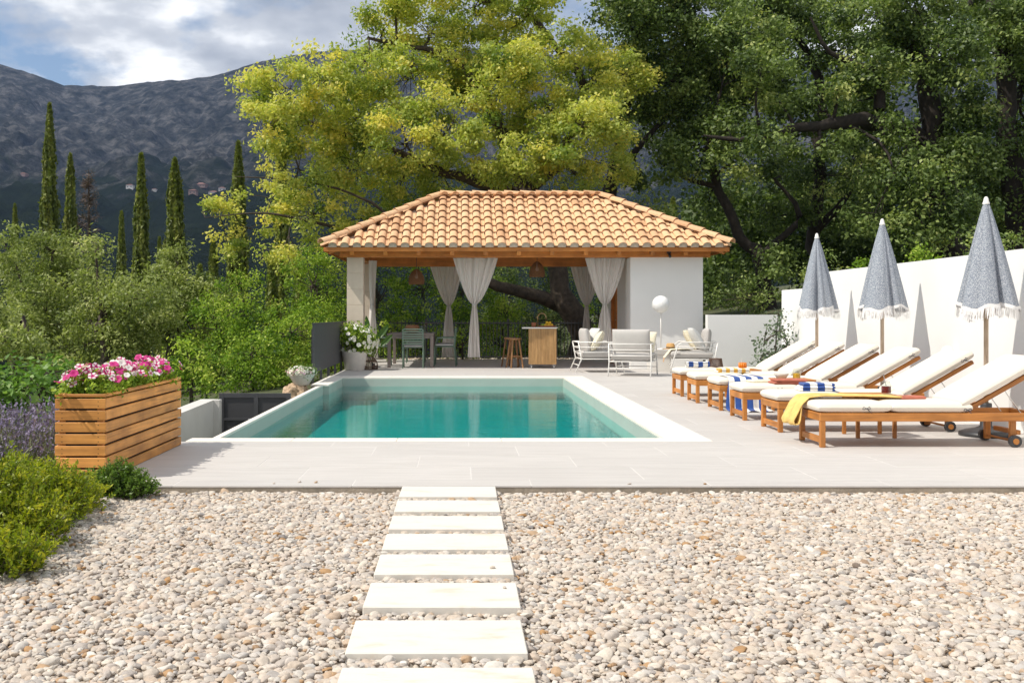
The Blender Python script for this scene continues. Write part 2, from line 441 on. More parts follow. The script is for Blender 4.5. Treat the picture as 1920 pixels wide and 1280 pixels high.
M['deadwood'] = mat_leaf('deadwood', [(0.0, (0.09, 0.06, 0.045)), (1.0, (0.17, 0.12, 0.10))], 0.1)
# ------------------------------------------------------------------ terrain
def vnoise(x, y, seed=0):
    xi = np.floor(x).astype(np.int64); yi = np.floor(y).astype(np.int64)
    fx = x - xi; fy = y - yi
    fx = fx * fx * (3 - 2 * fx); fy = fy * fy * (3 - 2 * fy)
    def h(a, b):
        n = (a * 374761393 + b * 668265263 + seed * 982451653) & 0x7fffffff
        n = ((n ^ (n >> 13)) * 1274126177) & 0x7fffffff
        return ((n ^ (n >> 16)) & 0xffff) / 65535.0
    return (h(xi, yi) * (1-fx) + h(xi+1, yi) * fx) * (1-fy) + (h(xi, yi+1) * (1-fx) + h(xi+1, yi+1) * fx) * fy
def fbm(x, y, oct=5, seed=0, gain=0.5):
    s = 0; a = 1; t = 0
    for o in range(oct):
        s = s + a * vnoise(x * 2**o, y * 2**o, seed + o); t += a; a *= gain
    return s / t

def ground_z(x, y):
    x = np.asarray(x, float); y = np.asarray(y, float)
    z = np.full(np.broadcast(x, y).shape, -0.065)
    z = np.where((x > -2.9) & (x < 5.55) & (y > 7.0) & (y < 26.3), -1.3, z)                # under the deck and the pool
    path = (x <= -2.32) & (y > 9.45) & (y < 17)
    z = np.where(path, -0.62, z)
    left = (x < -3.35) & (y > 8.0)
    z = np.where(left, -0.30 - 0.10 * (-3.35 - x) - 0.02 * (y - 8), z)
    z = np.where((x < -2.6) & (y >= 17) & (y < 27), -0.2 - 0.11 * (-2.6 - x), z)
    bank = (x > 5.55) & ((y < 17.5) | (y > 21.6))
    z = np.where(bank & (y > 2), 0.75 + 0.16 * np.minimum(x - 5.55, 14), z)
    b2 = y > 27.2
    zb = -0.10 - 0.06 * (y - 27.2) + np.clip((x - 4) * 0.10, -2.2, 1.6)
    zb = np.where(y > 60, zb - 0.06 * (y - 60), zb)
    z = np.where(b2 & ~(bank & (y < 60)), zb, z)
    return np.maximum(z, -45)

def build_ground():
    xs = sorted(set([-900, -500, -300, -180, -110, -70, -45, -30, -22, -16, -12, -9, -7, -5.5, -4.5, -4, -3.7, -3.36, -3.34, -2.95, -2.89, -2.61, -2.59, -2.33, -2.31, -2.0, -1, 0, 1, 2, 3, 4, 5, 5.54, 5.56, 6, 7, 8, 10, 13, 17, 20, 26, 35, 50, 80, 120, 200, 320, 500, 900]))
    ys = sorted(set([-60, -30, -12, -4, 0, 1.9, 2.1, 4, 6, 6.99, 7.01, 7.99, 8.01, 9.44, 9.46, 11, 13, 15, 16.99, 17.01, 17.49, 17.51, 20, 21.59, 21.61, 24, 26.29, 26.31, 27.19, 27.21, 29, 32, 36, 42, 50, 59.9, 60.1, 75, 100, 150, 240, 400, 700, 1200]))
    X, Y = np.meshgrid(xs, ys, indexing='ij')
    Z = ground_z(X, Y)
    V = np.stack([X, Y, Z], -1).reshape(-1, 3)
    nx, ny = X.shape
    I = np.arange(nx * ny).reshape(nx, ny)
    F = np.stack([I[:-1, :-1], I[1:, :-1], I[1:, 1:], I[:-1, 1:]], -1).reshape(-1, 4)
    g = NT('ground_mat'); v = g.coords()
    f = g.noise(v, 0.8, 6, 0.65); f2 = g.noise(v, 14, 5, 0.7)
    c = g.ramp(f, [(0.35, (0.10, 0.085, 0.05)), (0.5, (0.07, 0.085, 0.03)), (0.7, (0.05, 0.075, 0.02))])
    c2 = g.ramp(f2, [(0.3, (0.6, 0.6, 0.6)), (0.7, (1.3, 1.3, 1.3))])
    cm = g.n('ShaderNodeMix', {0: 1.0, 6: c, 7: c2}, data_type='RGBA', blend_type='MULTIPLY').outputs[2]
    m = g.done(g.n('ShaderNodeBsdfPrincipled', {'Base Color': cm, 'Roughness': 0.95, 'Normal': g.bump(f2, 0.6, 0.05)}).outputs[0])
    o = link_mesh('ground', np_mesh('ground', V, F, m)); tag(o, kind='structure')
build_ground()

# gravel bed under the loose pebbles
bed = MB()
bed.grid(lambda u, v: (-4.2 + 10.2 * u, -1.0 + 7.9 * v, -0.060), 2, 2)
bed.grid(lambda u, v: (-7.0 + 14.0 * u, -16.0 + 15.0 * v, -0.045), 2, 2)  # unseen stretch behind the camera, added to bounce light onto the pavilion
bed.grid(lambda u, v: (-2.55 + 8.0 * u, 26.38 + 1.3 * v, -0.052), 2, 2)
tag(bed.build('gravel_bed', mat_plain('gravel_bed_mat', (0.46, 0.40, 0.34), 0.95, 0.4, 30, 0.8)), kind='structure')

# ------------------------------------------------------------------ mountain
PXS = np.linspace(-1000, 2800, 900)
def build_mountain():
    rx = [-1500, -300, 0, 60, 120, 200, 270, 330, 420, 480, 560, 640, 800, 1000, 1200, 1500, 1900, 2400, 3600]
    ry = [60, 95, 120, 137, 158, 163, 154, 153, 140, 122, 106, 96, 90, 108, 118, 110, 120, 130, 150]
    px = PXS
    ridge = np.interp(px, rx, ry)
    Yk = np.array([260, 450, 700, 1000, 1300, 1600, 2000, 2400, 2800])
    pk = np.array([720, 600, 500, 432, 385, 338, 268, 200, 150.])
    Ys = np.concatenate([np.linspace(260, 2800, 240), np.linspace(2830, 3600, 12)])
    PX, YY = np.meshgrid(px, Ys, indexing='ij')
    base = np.interp(YY, Yk, pk)
    lift = (590 - ridge)[:, None] / 440.0
    w = np.clip((YY - 1300) / 1500, 0, 1)
    py = 590 - (590 - base) * (1 + (lift - 1) * w)
    Z = CAMH + (590 - py) / FPX * YY
    X = (PX - CX) / FPX * YY
    behind = np.clip((YY - 2800) / 800, 0, 1)
    Z = Z - behind * 300
    n = fbm(X / 420 + 9, YY / 420, 6, 3, 0.55) - 0.5
    rg = 1 - np.abs(2 * fbm(X / 300 + 3, YY / 520 + 5, 5, 21, 0.55) - 1)
    n3 = fbm(X / 60, YY / 60, 4, 40, 0.65) - 0.5
    cr = np.abs(2 * fbm(X / 90 + 70, YY / 150, 4, 60, 0.6) - 1)
    amp = np.clip((YY - 300) / 900, 0.05, 1) * (1 - 0.80 * np.clip((YY - 2450) / 350, 0, 1))
    Z = Z + amp * (n * 120 + (rg - 0.7) * 75 + n3 * 50 + cr * 38)
    V = np.stack([X, YY, Z], -1).reshape(-1, 3)
    a, b = X.shape
    I = np.arange(a * b).reshape(a, b)
    F = np.stack([I[:-1, :-1], I[1:, :-1], I[1:, 1:], I[:-1, 1:]], -1).reshape(-1, 4)
    g = NT('mountain_mat')
    t = g.n('ShaderNodeTexCoord'); v = t.outputs['Object']
    z = g.n('ShaderNodeSeparateXYZ', {0: v}).outputs[2]
    fa = g.noise(v, 0.012, 8, 0.62); fb = g.noise(v, 0.03, 10, 0.74); fc = g.noise(v, 0.004, 4, 0.5)
    rock = g.ramp(fb, [(0.39, (0.014, 0.018, 0.013)), (0.50, (0.055, 0.056, 0.053)), (0.61, (0.16, 0.155, 0.148))])  # rock and scrub, tones lowered in place of a cloud shadow on the mountain
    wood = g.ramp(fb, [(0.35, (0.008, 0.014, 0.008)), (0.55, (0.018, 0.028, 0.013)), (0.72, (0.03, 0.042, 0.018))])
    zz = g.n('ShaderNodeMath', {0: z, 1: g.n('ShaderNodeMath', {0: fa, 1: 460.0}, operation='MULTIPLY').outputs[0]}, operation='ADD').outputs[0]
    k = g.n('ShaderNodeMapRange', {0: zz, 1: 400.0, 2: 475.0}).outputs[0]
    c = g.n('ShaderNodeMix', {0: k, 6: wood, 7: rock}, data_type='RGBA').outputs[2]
    nb = g.bump(g.noise(v, 0.035, 10, 0.72), 1.0, 32.0)
    m = g.done(g.n('ShaderNodeBsdfPrincipled', {'Base Color': c, 'Roughness': 1.0, 'Specular IOR Level': 0.0, 'Normal': nb}).outputs[0])
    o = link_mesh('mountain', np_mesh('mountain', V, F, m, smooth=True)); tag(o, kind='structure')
    return X, YY, Z
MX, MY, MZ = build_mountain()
def mountain_at(px, py):
    """first point of the mountain seen at a photo pixel"""
    i = int(np.argmin(np.abs(PXS - px)))
    pys = HY - (MZ[i] - CAMH) / MY[i] * FPX
    j = np.where(pys <= py)[0][0]
    return Vector((MX[i, j], MY[i, j], MZ[i, j]))

# ------------------------------------------------------------------ deck
XW = 5.43                                   # face of the long white wall
def build_deck():
    d = MB()
    def slab(x0, x1, y0, y1): d.box((x0, y0, -0.30), (x1, y1, -0.013))
    slab(-2.93, 5.5, 6.905, 9.32); slab(2.26, 5.5, 9.32, 19.2); slab(-2.40, 5.5, 19.2, 26.38); slab(-2.38, -2.15, 16.9, 19.2)
    deck = d.build('deck', M['concrete_edge']); tag(deck, kind='structure')
    holes = [(-9, 2.28, 9.31, 19.2)]
    share = {}
    mat = M['paving']
    def tile(x0, x1, y0, y1):
        g = 0.0022
        k = (round(x1 - x0, 3), round(y1 - y0, 3))
        if k not in share:
            w, h = (x1 - x0) / 2 - g, (y1 - y0) / 2 - g
            share[k] = MB().cbox((-w, -h, -0.012), (w, h, 0.0), 0.0015).mesh('paving_tile', mat)
        o = link_mesh('paving_tile', share[k], None, deck)
        o.location = ((x0 + x1) / 2, (y0 + y1) / 2, rnd.uniform(-0.0006, 0.0006))
    rows = [(6.9, 7.165)]
    y = 7.165
    while y < 26.38:
        rows.append((y, min(y + 0.6, 26.38))); y += 0.6
    for r, (y0, y1) in enumerate(rows):
        off = 0.48 - 0.4 * r
        segs = []
        if y0 < 9.31: segs.append((-2.93, 5.5, y0, min(y1, 9.31)))
        if y1 > 9.31 and y0 < 19.2: segs.append((2.28, 5.5, max(y0, 9.31), min(y1, 19.2)))
        if y1 > 19.2: segs.append((-2.40, 5.5, max(y0, 19.2), y1))
        for X0, X1, a, b in segs:
            if b - a < 0.02: continue
            k0 = math.floor((X0 - off) / 1.2)
            for k in range(k0, k0 + 10):
                a0, a1 = max(X0, off + 1.2 * k), min(X1, off + 1.2 * (k + 1))
                if a1 - a0 > 0.02: tile(a0, a1, a, b)
    g = MB()
    g.box((-2.925, 6.91, -0.0128), (5.49, 9.305, -0.0012)); g.box((2.29, 9.305, -0.0128), (5.49, 19.205, -0.0012)); g.box((-2.395, 19.205, -0.0128), (5.49, 26.37, -0.0012))
    g.build('grout', mat_plain('grout_mat', (0.66, 0.63, 0.60), 0.9, 0.05), deck)
build_deck()

# ------------------------------------------------------------------ pool
PX0, PX1, PY0, PY1, WZ = -2.215, 1.90, 9.53, 18.78, -0.155
def build_pool():
    pool = empty('swimming_pool', (0, 0, 0), kind='structure')
    tag(pool, 'rectangular turquoise swimming pool with cream stone edging')
    # depth is the apparent one (water refracts the floor upwards at this low angle)
    b = MB()
    b.grid(lambda u, v: (PX0 + (PX1 - PX0) * u, PY0 + (PY1 - PY0) * v, -0.405), 2, 2)
    b.build('basin_floor', M['basin'], pool)
    b = MB()
    e_ = 0.0
    for (x0, y0, x1, y1) in ((PX0, PY0, PX0, PY1), (PX1, PY1, PX1, PY0), (PX0, PY1, PX1, PY1), (PX1, PY0, PX0, PY0)):
        zt_ = -0.185 if x0 == x1 == PX0 else -0.275
        b.add([(x0, y0, -0.41), (x1, y1, -0.41), (x1, y1, zt_), (x0, y0, zt_)], [(0, 1, 2, 3)])
    b.build('basin_wall', M['basin'], pool)
    b = MB()
    b.box((PX1 - 0.03, PY0, -0.275), (PX1 + 0.2, PY1, -0.018))
    b.box((PX0 + 0.06, PY1 - 0.03, -0.275), (PX1 - 0.031, PY1 + 0.2, -0.018))
    b.box((PX0 - 0.064, PY0 - 0.02, -0.185), (PX0, 16.779, -0.012)); b.box((PX0 - 0.064, PY0 - 0.02, -1.2), (PX0 - 0.004, 16.779, -0.1851))
    b.box((-2.40, 16.78, -1.2), (-2.121, PY1 + 0.1, -0.018))
    b.box((PX0, PY0 - 0.2, -0.275), (PX1, PY0 + 0.02, -0.018))
    b.build('tiled_wall', M['ledge_tile'], pool)
    sh = {}
    def cope(x0, x1, y0, y1):
        k = (round(x1 - x0, 3), round(y1 - y0, 3))
        if k not in sh:
            w, h = (x1 - x0) / 2 - 0.0012, (y1 - y0) / 2 - 0.0012
            sh[k] = MB().cbox((-w, -h, -0.022), (w, h, 0.006), 0.004).mesh('coping_slab', M['coping'])
        link_mesh('coping_slab', sh[k], None, pool).location = ((x0+x1)/2, (y0+y1)/2, 0)
    n = 5
    for i in range(n): cope(-2.47 + 4.75 * i / n, -2.47 + 4.75 * (i+1) / n, 9.31, 9.54)
    n = 10
    for i in range(n): cope(1.89, 2.28, 9.54 + 9.23 * i / n, 9.54 + 9.23 * (i+1) / n)
    n = 5
    for i in range(n): cope(-2.12 + 4.40 * i / n, -2.12 + 4.40 * (i+1) / n, 18.77, 19.2)
    n = 8
    for i in range(n): cope(-2.285, -2.212, 9.54 + 7.235 * i / n, 9.54 + 7.235 * (i+1) / n)
    n = 3
    for i in range(n): cope(-2.42, -2.12, 16.76 + 2.44 * i / n, 16.76 + 2.44 * (i+1) / n)
    w = MB()
    w.grid(lambda u, v: (PX0 + 0.001 + (PX1 - PX0 - 0.033) * u, PY0 + (PY1 - PY0 - 0.031) * v, WZ), 2, 2)
    tag(w.build('pool_water', M['water']), 'rippled turquoise water filling the swimming pool', kind='structure')
build_pool()

# ------------------------------------------------------------------ stepping stones and pebbles
SX0, SX1 = -0.385, 0.235
stone_rows = [(6.885, 6.50), (6.365, 6.01), (5.88, 5.525), (5.405, 5.05), (4.94, 4.56), (4.41, 4.045), (3.875, 3.50), (3.355, 2.98)]
order = ['farthest stepping stone, touching the edge of the paved deck', 'second stepping stone counted from the paved deck', 'third stepping stone counted from the paved deck',
         'fourth stepping stone counted from the paved deck', 'fourth stepping stone counted from the bottom of the photo', 'third stepping stone counted from the bottom of the photo',
         'nearest whole stepping stone in the pebble path', 'stepping stone cut off by the bottom edge of the photo']
for (yb, yf), lab in zip(stone_rows, order):
    h = (yb - yf) / 2
    o = MB().cbox((-0.31, -h, -0.055), (0.31, h, 0.0), 0.004).build('stepping_stone', M['step_stone'])
    o.location = ((SX0 + SX1) / 2 + rnd.uniform(-0.006, 0.006), (yb + yf) / 2, rnd.uniform(-0.002, 0.001))
    o.rotation_euler = (0, 0, R(rnd.uniform(-0.35, 0.35)))
    tag(o, 'white limestone slab, ' + lab, 'stepping stone', 'stepping stones leading to the pool')

def build_pebbles():
    pts = []
    s = 0.0238
    def field(x0, x1, y0, y1, s, zb):
        nx = int((x1 - x0) / s); ny = int((y1 - y0) / (s * 0.866))
        i, j = np.meshgrid(np.arange(nx), np.arange(ny), indexing='ij')
        x = x0 + (i + 0.5 * (j % 2)) * s; y = y0 + j * s * 0.866
        x = x + rng.normal(0, 0.32 * s, x.shape); y = y + rng.normal(0, 0.32 * s, y.shape)
        return np.stack([x.ravel(), y.ravel(), np.full(x.size, zb)], -1)
    P = field(-3.9, 5.42, 2.5, 6.9, s, -0.050)
    keep = (P[:, 0] > -(P[:, 1] * 0.46 + 1.1)) & (P[:, 0] < P[:, 1] * 0.56 + 1.6)
    inst = np.zeros(len(P), bool)
    for yb, yf in stone_rows:
        inst |= (P[:, 0] > SX0 - 0.004) & (P[:, 0] < SX1 + 0.004) & (P[:, 1] > yf - 0.004) & (P[:, 1] < yb + 0.004)
    P = P[keep & ~inst]
    gap = (P[:, 0] > SX0 - 0.02) & (P[:, 0] < SX1 + 0.02)
    P[gap, 2] += 0.021
    P2 = field(-2.5, 5.3, 26.42, 27.6, 0.06, -0.03)
    stray = []
    for yb, yf in stone_rows[4:6]:
        for _ in range(1):
            stray.append((SX0 + 0.02 + 0.58 * float(rng.choice([rng.uniform(0, 0.12), rng.uniform(0.88, 1)])), rng.uniform(yf + 0.02, yb - 0.02), 0.005))
    for _ in range(5): stray.append((rng.uniform(-1.8, 3.6), 6.93 + abs(rng.normal(0, 0.07)), 0.005))
    nst = len(stray)
    P = np.concatenate([P, np.array(stray)])
    n1, n2 = len(P), len(P2)
    P = np.concatenate([P, P2]); n = len(P)
    L = np.clip(rng.lognormal(math.log(0.0131), 0.34, n), 0.007, 0.030)
    L[n1:] *= 1.7
    L[n1 - nst:n1] = rng.uniform(0.008, 0.013, nst)
    sc_ = np.stack([L * rng.uniform(0.95, 1.4, n), L * rng.uniform(0.75, 1.05, n), L * rng.uniform(0.42, 0.72, n)], -1)
    # uneven surface: shallow humps and hollows, pebbles piled at random
    hump = (fbm(P[:, 0] * 2.0 + 50, P[:, 1] * 2.0 + 50, 3, 5) - 0.5) * 0.022
    dz_ = hump + rng.uniform(-0.006, 0.006, n)
    dz_[n1 - nst:n1] = 0
    P[:, 2] += dz_
    rot = np.stack([rng.normal(0, 0.24, n), rng.normal(0, 0.24, n), rng.uniform(0, 6.28, n)], -1)
    me = bpy.data.meshes.new('pebbles')
    me.vertices.add(n); me.vertices.foreach_set('co', P.astype(np.float32).ravel())
    for nm, arr in (('rot', rot), ('scl', sc_)):
        a = me.attributes.new(nm, 'FLOAT_VECTOR', 'POINT'); a.data.foreach_set('vector', arr.astype(np.float32).ravel())
    a = me.attributes.new('tone', 'FLOAT', 'POINT'); a.data.foreach_set('value', rng.random(n).astype(np.float32))
    a = me.attributes.new('pick', 'INT', 'POINT'); a.data.foreach_set('value', rng.integers(0, 4, n).astype(np.int32))
    me.update()
    g = NT('pebble_mat')
    at = g.n('ShaderNodeAttribute', attribute_name='tone', attribute_type='INSTANCER')
    c = g.ramp(at.outputs['Fac'], [(0.0, (0.60, 0.52, 0.43)), (0.16, (0.45, 0.40, 0.36)), (0.30, (0.66, 0.60, 0.52)), (0.42, (0.52, 0.43, 0.35)), (0.55, (0.70, 0.66, 0.60)), (0.66, (0.38, 0.35, 0.33)), (0.76, (0.62, 0.51, 0.42)), (0.86, (0.56, 0.53, 0.50)), (0.93, (0.48, 0.34, 0.22)), (0.965, (0.42, 0.24, 0.10)), (0.985, (0.22, 0.21, 0.21)), (1.0, (0.80, 0.77, 0.72))])
    v = g.coords()
    f = g.noise(v, 2.2, 5, 0.6)
    d = g.ramp(f, [(0.3, (0.77, 0.755, 0.735)), (0.7, (1.04, 1.025, 1.0))])
    cm = g.n('ShaderNodeMix', {0: 1.0, 6: c, 7: d}, data_type='RGBA', blend_type='MULTIPLY').outputs[2]
    m = g.done(g.n('ShaderNodeBsdfPrincipled', {'Base Color': cm, 'Roughness': 0.7}).outputs[0])
    o = link_mesh('gravel', me, None)
    tag(o, 'rounded beige and grey pebbles covering the forecourt', kind='stuff')
    ng = bpy.data.node_groups.new('pebble_scatter', 'GeometryNodeTree')
    ng.interface.new_socket('Geometry', in_out='INPUT', socket_type='NodeSocketGeometry')
    ng.interface.new_socket('Geometry', in_out='OUTPUT', socket_type='NodeSocketGeometry')
    N = ng.nodes; Lk = ng.links.new
    gi = N.new('NodeGroupInput'); go = N.new('NodeGroupOutput')
    g2i = N.new('GeometryNodeGeometryToInstance')
    for k in range(4):
        ico = N.new('GeometryNodeMeshIcoSphere'); ico.inputs['Radius'].default_value = 1.0; ico.inputs['Subdivisions'].default_value = 3
        sp = N.new('GeometryNodeSetPosition'); Lk(ico.outputs[0], sp.inputs['Geometry'])
        nz = N.new('ShaderNodeTexNoise'); nz.noise_dimensions = '4D'
        nz.inputs['Scale'].default_value = 0.75; nz.inputs['Detail'].default_value = 1.0; nz.inputs['W'].default_value = 3.7 * k
        sb = N.new('ShaderNodeVectorMath'); sb.operation = 'SUBTRACT'; sb.inputs[1].default_value = (0.5, 0.5, 0.5)
        Lk(nz.outputs['Color'], sb.inputs[0])
        ml = N.new('ShaderNodeVectorMath'); ml.operation = 'SCALE'; ml.inputs['Scale'].default_value = 1.1
        Lk(sb.outputs[0], ml.inputs[0]); Lk(ml.outputs[0], sp.inputs['Offset'])
        ss = N.new('GeometryNodeSetShadeSmooth'); Lk(sp.outputs[0], ss.inputs['Geometry'])
        sm = N.new('GeometryNodeSetMaterial'); sm.inputs['Material'].default_value = m
        Lk(ss.outputs[0], sm.inputs['Geometry'])
        Lk(sm.outputs[0], g2i.inputs[0])
    iop = N.new('GeometryNodeInstanceOnPoints')
    Lk(gi.outputs[0], iop.inputs['Points']); Lk(g2i.outputs[0], iop.inputs['Instance'])
    iop.inputs['Pick Instance'].default_value = True
    def na(nm, typ):
        x = N.new('GeometryNodeInputNamedAttribute'); x.data_type = typ; x.inputs['Name'].default_value = nm
        return x.outputs[0]
    Lk(na('rot', 'FLOAT_VECTOR'), iop.inputs['Rotation']); Lk(na('scl', 'FLOAT_VECTOR'), iop.inputs['Scale']); Lk(na('pick', 'INT'), iop.inputs['Instance Index'])
    Lk(iop.outputs[0], go.inputs[0])
    md = o.modifiers.new('scatter', 'NODES'); md.node_group = ng
build_pebbles()

# ------------------------------------------------------------------ white walls
def build_walls():
    w = MB()
    T = 0.22
    ye, yh = 17.45, 16.2
    w.box((XW, 2.0, -0.1), (XW + T, yh, 1.775))
    w.box((XW, yh + 0.0005, -0.1), (XW + T, ye, 1.554))
    o = w.build('white_wall', M['plaster']); tag(o, 'long white rendered wall with a stepped top behind the sun loungers', 'wall')
    w = MB().box((5.11, 21.32, -0.1), (7.6, 21.52, 1.14))
    o = w.build('low_wall', M['plaster']); tag(o, 'low white wall to the right of the pavilion behind the leafy shrub', 'wall')
    # garden retaining wall and gate on the lower path left of the pool
    w = MB()
    w.add([(-3.5, 9.5, -0.7), (-3.3, 9.5, -0.7), (-3.3, 14.0, -0.7), (-3.5, 14.0, -0.7), (-3.5, 9.5, -0.06), (-3.3, 9.5, -0.06), (-3.3, 14.0, -0.0), (-3.5, 14.0, -0.0)],
          [(0,3,2,1),(4,5,6,7),(0,1,5,4),(1,2,6,5),(2,3,7,6),(3,0,4,7)])
    w.box((-3.3, 13.86, -0.7), (-3.22, 14.0, -0.002))
    o = w.build('garden_wall', M['plaster_grey']); tag(o, 'short pale retaining wall between the flower box and the grey gate', 'wall')
build_walls()
gate = empty('garden_gate', (-2.78, 14.14, -0.6), label='dark grey two-panel metal gate on the lower path beside the pool', cat='gate')
fr = MB()
for x in (-0.47, 0.0, 0.44): fr.box((x - 0.03, -0.03, 0.0), (x + 0.03, 0.03, 0.67))
fr.box((-0.44, -0.028, 0.61), (-0.03, 0.028, 0.668)); fr.box((0.03, -0.028, 0.61), (0.41, 0.028, 0.668))
fr.box((-0.44, -0.028, 0.30), (-0.03, 0.028, 0.335))
fr.build('gate_frame', M['anthracite'], gate)
for x0, x1 in ((-0.44, -0.03), (0.03, 0.41)):
    MB().box((x0, -0.008, 0.02), (x1, 0.008, 0.61)).build('gate_panel', mat_plain('gate_sheet', (0.05, 0.05, 0.055), 0.5, 0.08), gate)
MB().tube([(-0.02, -0.05, 0.32), (-0.10, -0.05, 0.32)], 0.008).tube([(-0.02, 0.0, 0.32), (-0.02, -0.05, 0.32)], 0.01).build('gate_handle', M['steel'], gate)

# ------------------------------------------------------------------ pavilion
EY, EX0, EX1, EZ, HD = 21.55, -2.88, 5.67, 2.555, 2.43       # eave line and half depth of the hip roof
PITCH = math.atan2(3.83 - EZ, HD)
RY, RZ = EY + HD, 3.83
pav = empty('pool_pavilion', (1.4, 24.0, 0), label='open poolside pavilion with a clay-tiled hip roof and white storage block', cat='pavilion')
def ploc(o):
    o.location = o.location - pav.location
    return o
def build_pavilion():
    def pb(mb, name, mat, smooth=False, parent=pav):
        o = mb.build(name, mat, parent, smooth)
        if parent is pav: ploc(o)
        return o
    # stone pillars of stacked blocks
    hgt = 2.36; nb = 7; bh = hgt / nb
    blk = {}
    for (x0, x1, y0, y1) in ((-2.40, -2.05, 22.0, 22.35), (-2.40, -2.05, 24.85, 25.2)):
        core = pb(MB().box((x0 + 0.008, y0 + 0.008, 0), (x1 - 0.008, y1 - 0.008, hgt)), 'pillar', M['mortar'])
        k = (round(x1 - x0, 3), round(y1 - y0, 3))
        for i in range(nb):
            if k not in blk: blk[k] = MB().cbox((-k[0]/2, -k[1]/2, 0.0015), (k[0]/2, k[1]/2, bh - 0.0015), 0.004).mesh('stone_block', M['limestone'])
            o = link_mesh('stone_block', blk[k], None, core); o.location = ((x0+x1)/2, (y0+y1)/2, i * bh)
    # storage block with door
    b = MB()
    b.box((3.63, 22.0, 0), (5.17, 22.16, 2.36)); b.box((3.63, 22.16, 0), (3.79, 23.85, 2.36)); b.box((3.63, 24.75, 0), (3.79, 25.3, 2.36)); b.box((3.63, 23.85, 2.1), (3.79, 24.75, 2.36))
    b.box((5.01, 22.16, 0), (5.17, 25.3, 2.36)); b.box((3.79, 25.14, 0), (5.01, 25.3, 2.36))
    pb(b, 'storage_wall', M['plaster'])
    f = MB(); f.box((3.615, 23.85, 0), (3.80, 23.93, 2.1)); f.box((3.615, 24.67, 0), (3.80, 24.75, 2.1)); f.box((3.615, 23.93, 2.02), (3.80, 24.67, 2.1))
    pb(f, 'door_frame', M['beam'])
    dr = pb(MB().box((3.68, 23.935, 0.01), (3.72, 24.665, 2.015)), 'door', M['beam'])
    MB().tube([(3.68, 24.02, 1.02), (3.63, 24.02, 1.02), (3.63, 24.13, 1.02)], 0.009).build('door_handle', M['steel'], dr)
    # beams
    pb(MB().cbox((-2.55, 21.94, 2.36), (5.32, 22.14, 2.56), 0.006), 'front_beam', M['beam'])
    pb(MB().cbox((-2.55, 24.86, 2.30), (5.32, 25.06, 2.52), 0.006), 'back_beam', M['beam'])
    pb(MB().cbox((-2.32, 22.141, 2.365), (-2.12, 24.859, 2.55), 0.006), 'side_beam', M['beam_y'])
    pb(MB().cbox((5.0, 22.141, 2.365), (5.16, 24.859, 2.55), 0.006), 'side_beam', M['beam_y'])
    # roof boarding (hip solid, thin) and eave boards
    ed = EZ - 0.02
    o_ = 0.06
    x0, x1, y0, y1 = EX0 + o_, EX1 - o_, EY + o_, EY + 2 * HD - o_
    def hip(dz): return [(x0, y0, ed + dz), (x1, y0, ed + dz), (x1, y1, ed + dz), (x0, y1, ed + dz), (EX0 + HD, RY, RZ - 0.03 + dz), (EX1 - HD, RY, RZ - 0.03 + dz)]
    up, dn = hip(0.0), hip(-0.03)
    m = MB()
    m.add(up + dn, [(0,1,5,4),(1,2,5),(2,3,4,5),(3,0,4),(6,10,11,7),(7,11,8),(8,11,10,9),(9,10,6),(0,6,7,1),(1,7,8,2),(2,8,9,3),(3,9,6,0)])
    pb(m, 'roof_boarding', M['beam'])
    f = MB()
    f.box((x0 - 0.012, y0 - 0.024, ed - 0.075), (x1 + 0.012, y0 - 0.001, ed + 0.012)); f.box((x0 - 0.012, y1 + 0.001, ed - 0.075), (x1 + 0.012, y1 + 0.024, ed + 0.012))
    f.box((x0 - 0.024, y0, ed - 0.075), (x0 - 0.001, y1, ed + 0.012)); f.box((x1 + 0.001, y0, ed - 0.075), (x1 + 0.024, y1, ed + 0.012))
    pb(f, 'eave_board', M['beam'])
    # rafter tails
    rl = HD / math.cos(PITCH)
    rm = MB().cbox((-0.045, 0.0, -0.14), (0.045, 0.75, -0.02), 0.004).mesh('rafter', M['beam_y'])
    x = EX0 + 0.62
    while x < EX1 - 0.5:
        r_ = link_mesh('rafter', rm, None, pav); r_.location = (x, EY + 0.075, EZ - 0.045); r_.rotation_euler = (PITCH, 0, 0); ploc(r_)
        x += 0.70
    for sx, cx_ in ((1, EX0), (-1, EX1)):
        pb(MB().tube([(cx_ + sx * 0.12, EY + 0.12, EZ - 0.10), (cx_ + sx * 1.2, EY + 1.2, EZ - 0.10 + 1.08 * math.tan(PITCH))], 0.06, 4), 'hip_rafter', M['beam'])
    # clay tiles: one shape = barrel cover + flat pan
    tw, tl = 0.2515, 0.43
    def tile_mesh(plug, name='roof_tile'):
        t = MB()
        prof = []
        n = 8
        for i in range(n + 1):
            a = math.pi * (1 - i / n)
            prof.append((0.088 + 0.088 * math.cos(a), 0.074 * math.sin(a) ** 0.8))
        prof += [(0.195, 0.004), (0.232, 0.0), (0.262, 0.010)]
        k = len(prof)
        vs = []
        for (yy, s_, lift) in ((0.0, 1.0, 0.040), (tl, 0.86, 0.004)):
            for th in (0.014, 0.0):
                for (px_, pz_) in prof:
                    vs.append(((px_ - 0.088) * s_, yy, pz_ * s_ + lift + th))
        fs = []
        for i in range(k - 1):
            fs.append((i, i+1, 2*k+i+1, 2*k+i))
            fs.append((k+i+1, k+i, i, i+1)[::-1])
        t.add(vs, fs)
        if plug:
            c_ = [(0.088 + 0.085 * math.cos(math.pi * (1 - i / n)) - 0.088, 0.03, 0.040 + 0.078 * math.sin(math.pi * (1 - i / n)) ** 0.8) for i in range(n + 1)]
            c_ += [(0.085, 0.03, 0.0), (-0.085, 0.03, 0.0)]
        me = t.mesh(name, M['clay'], False)
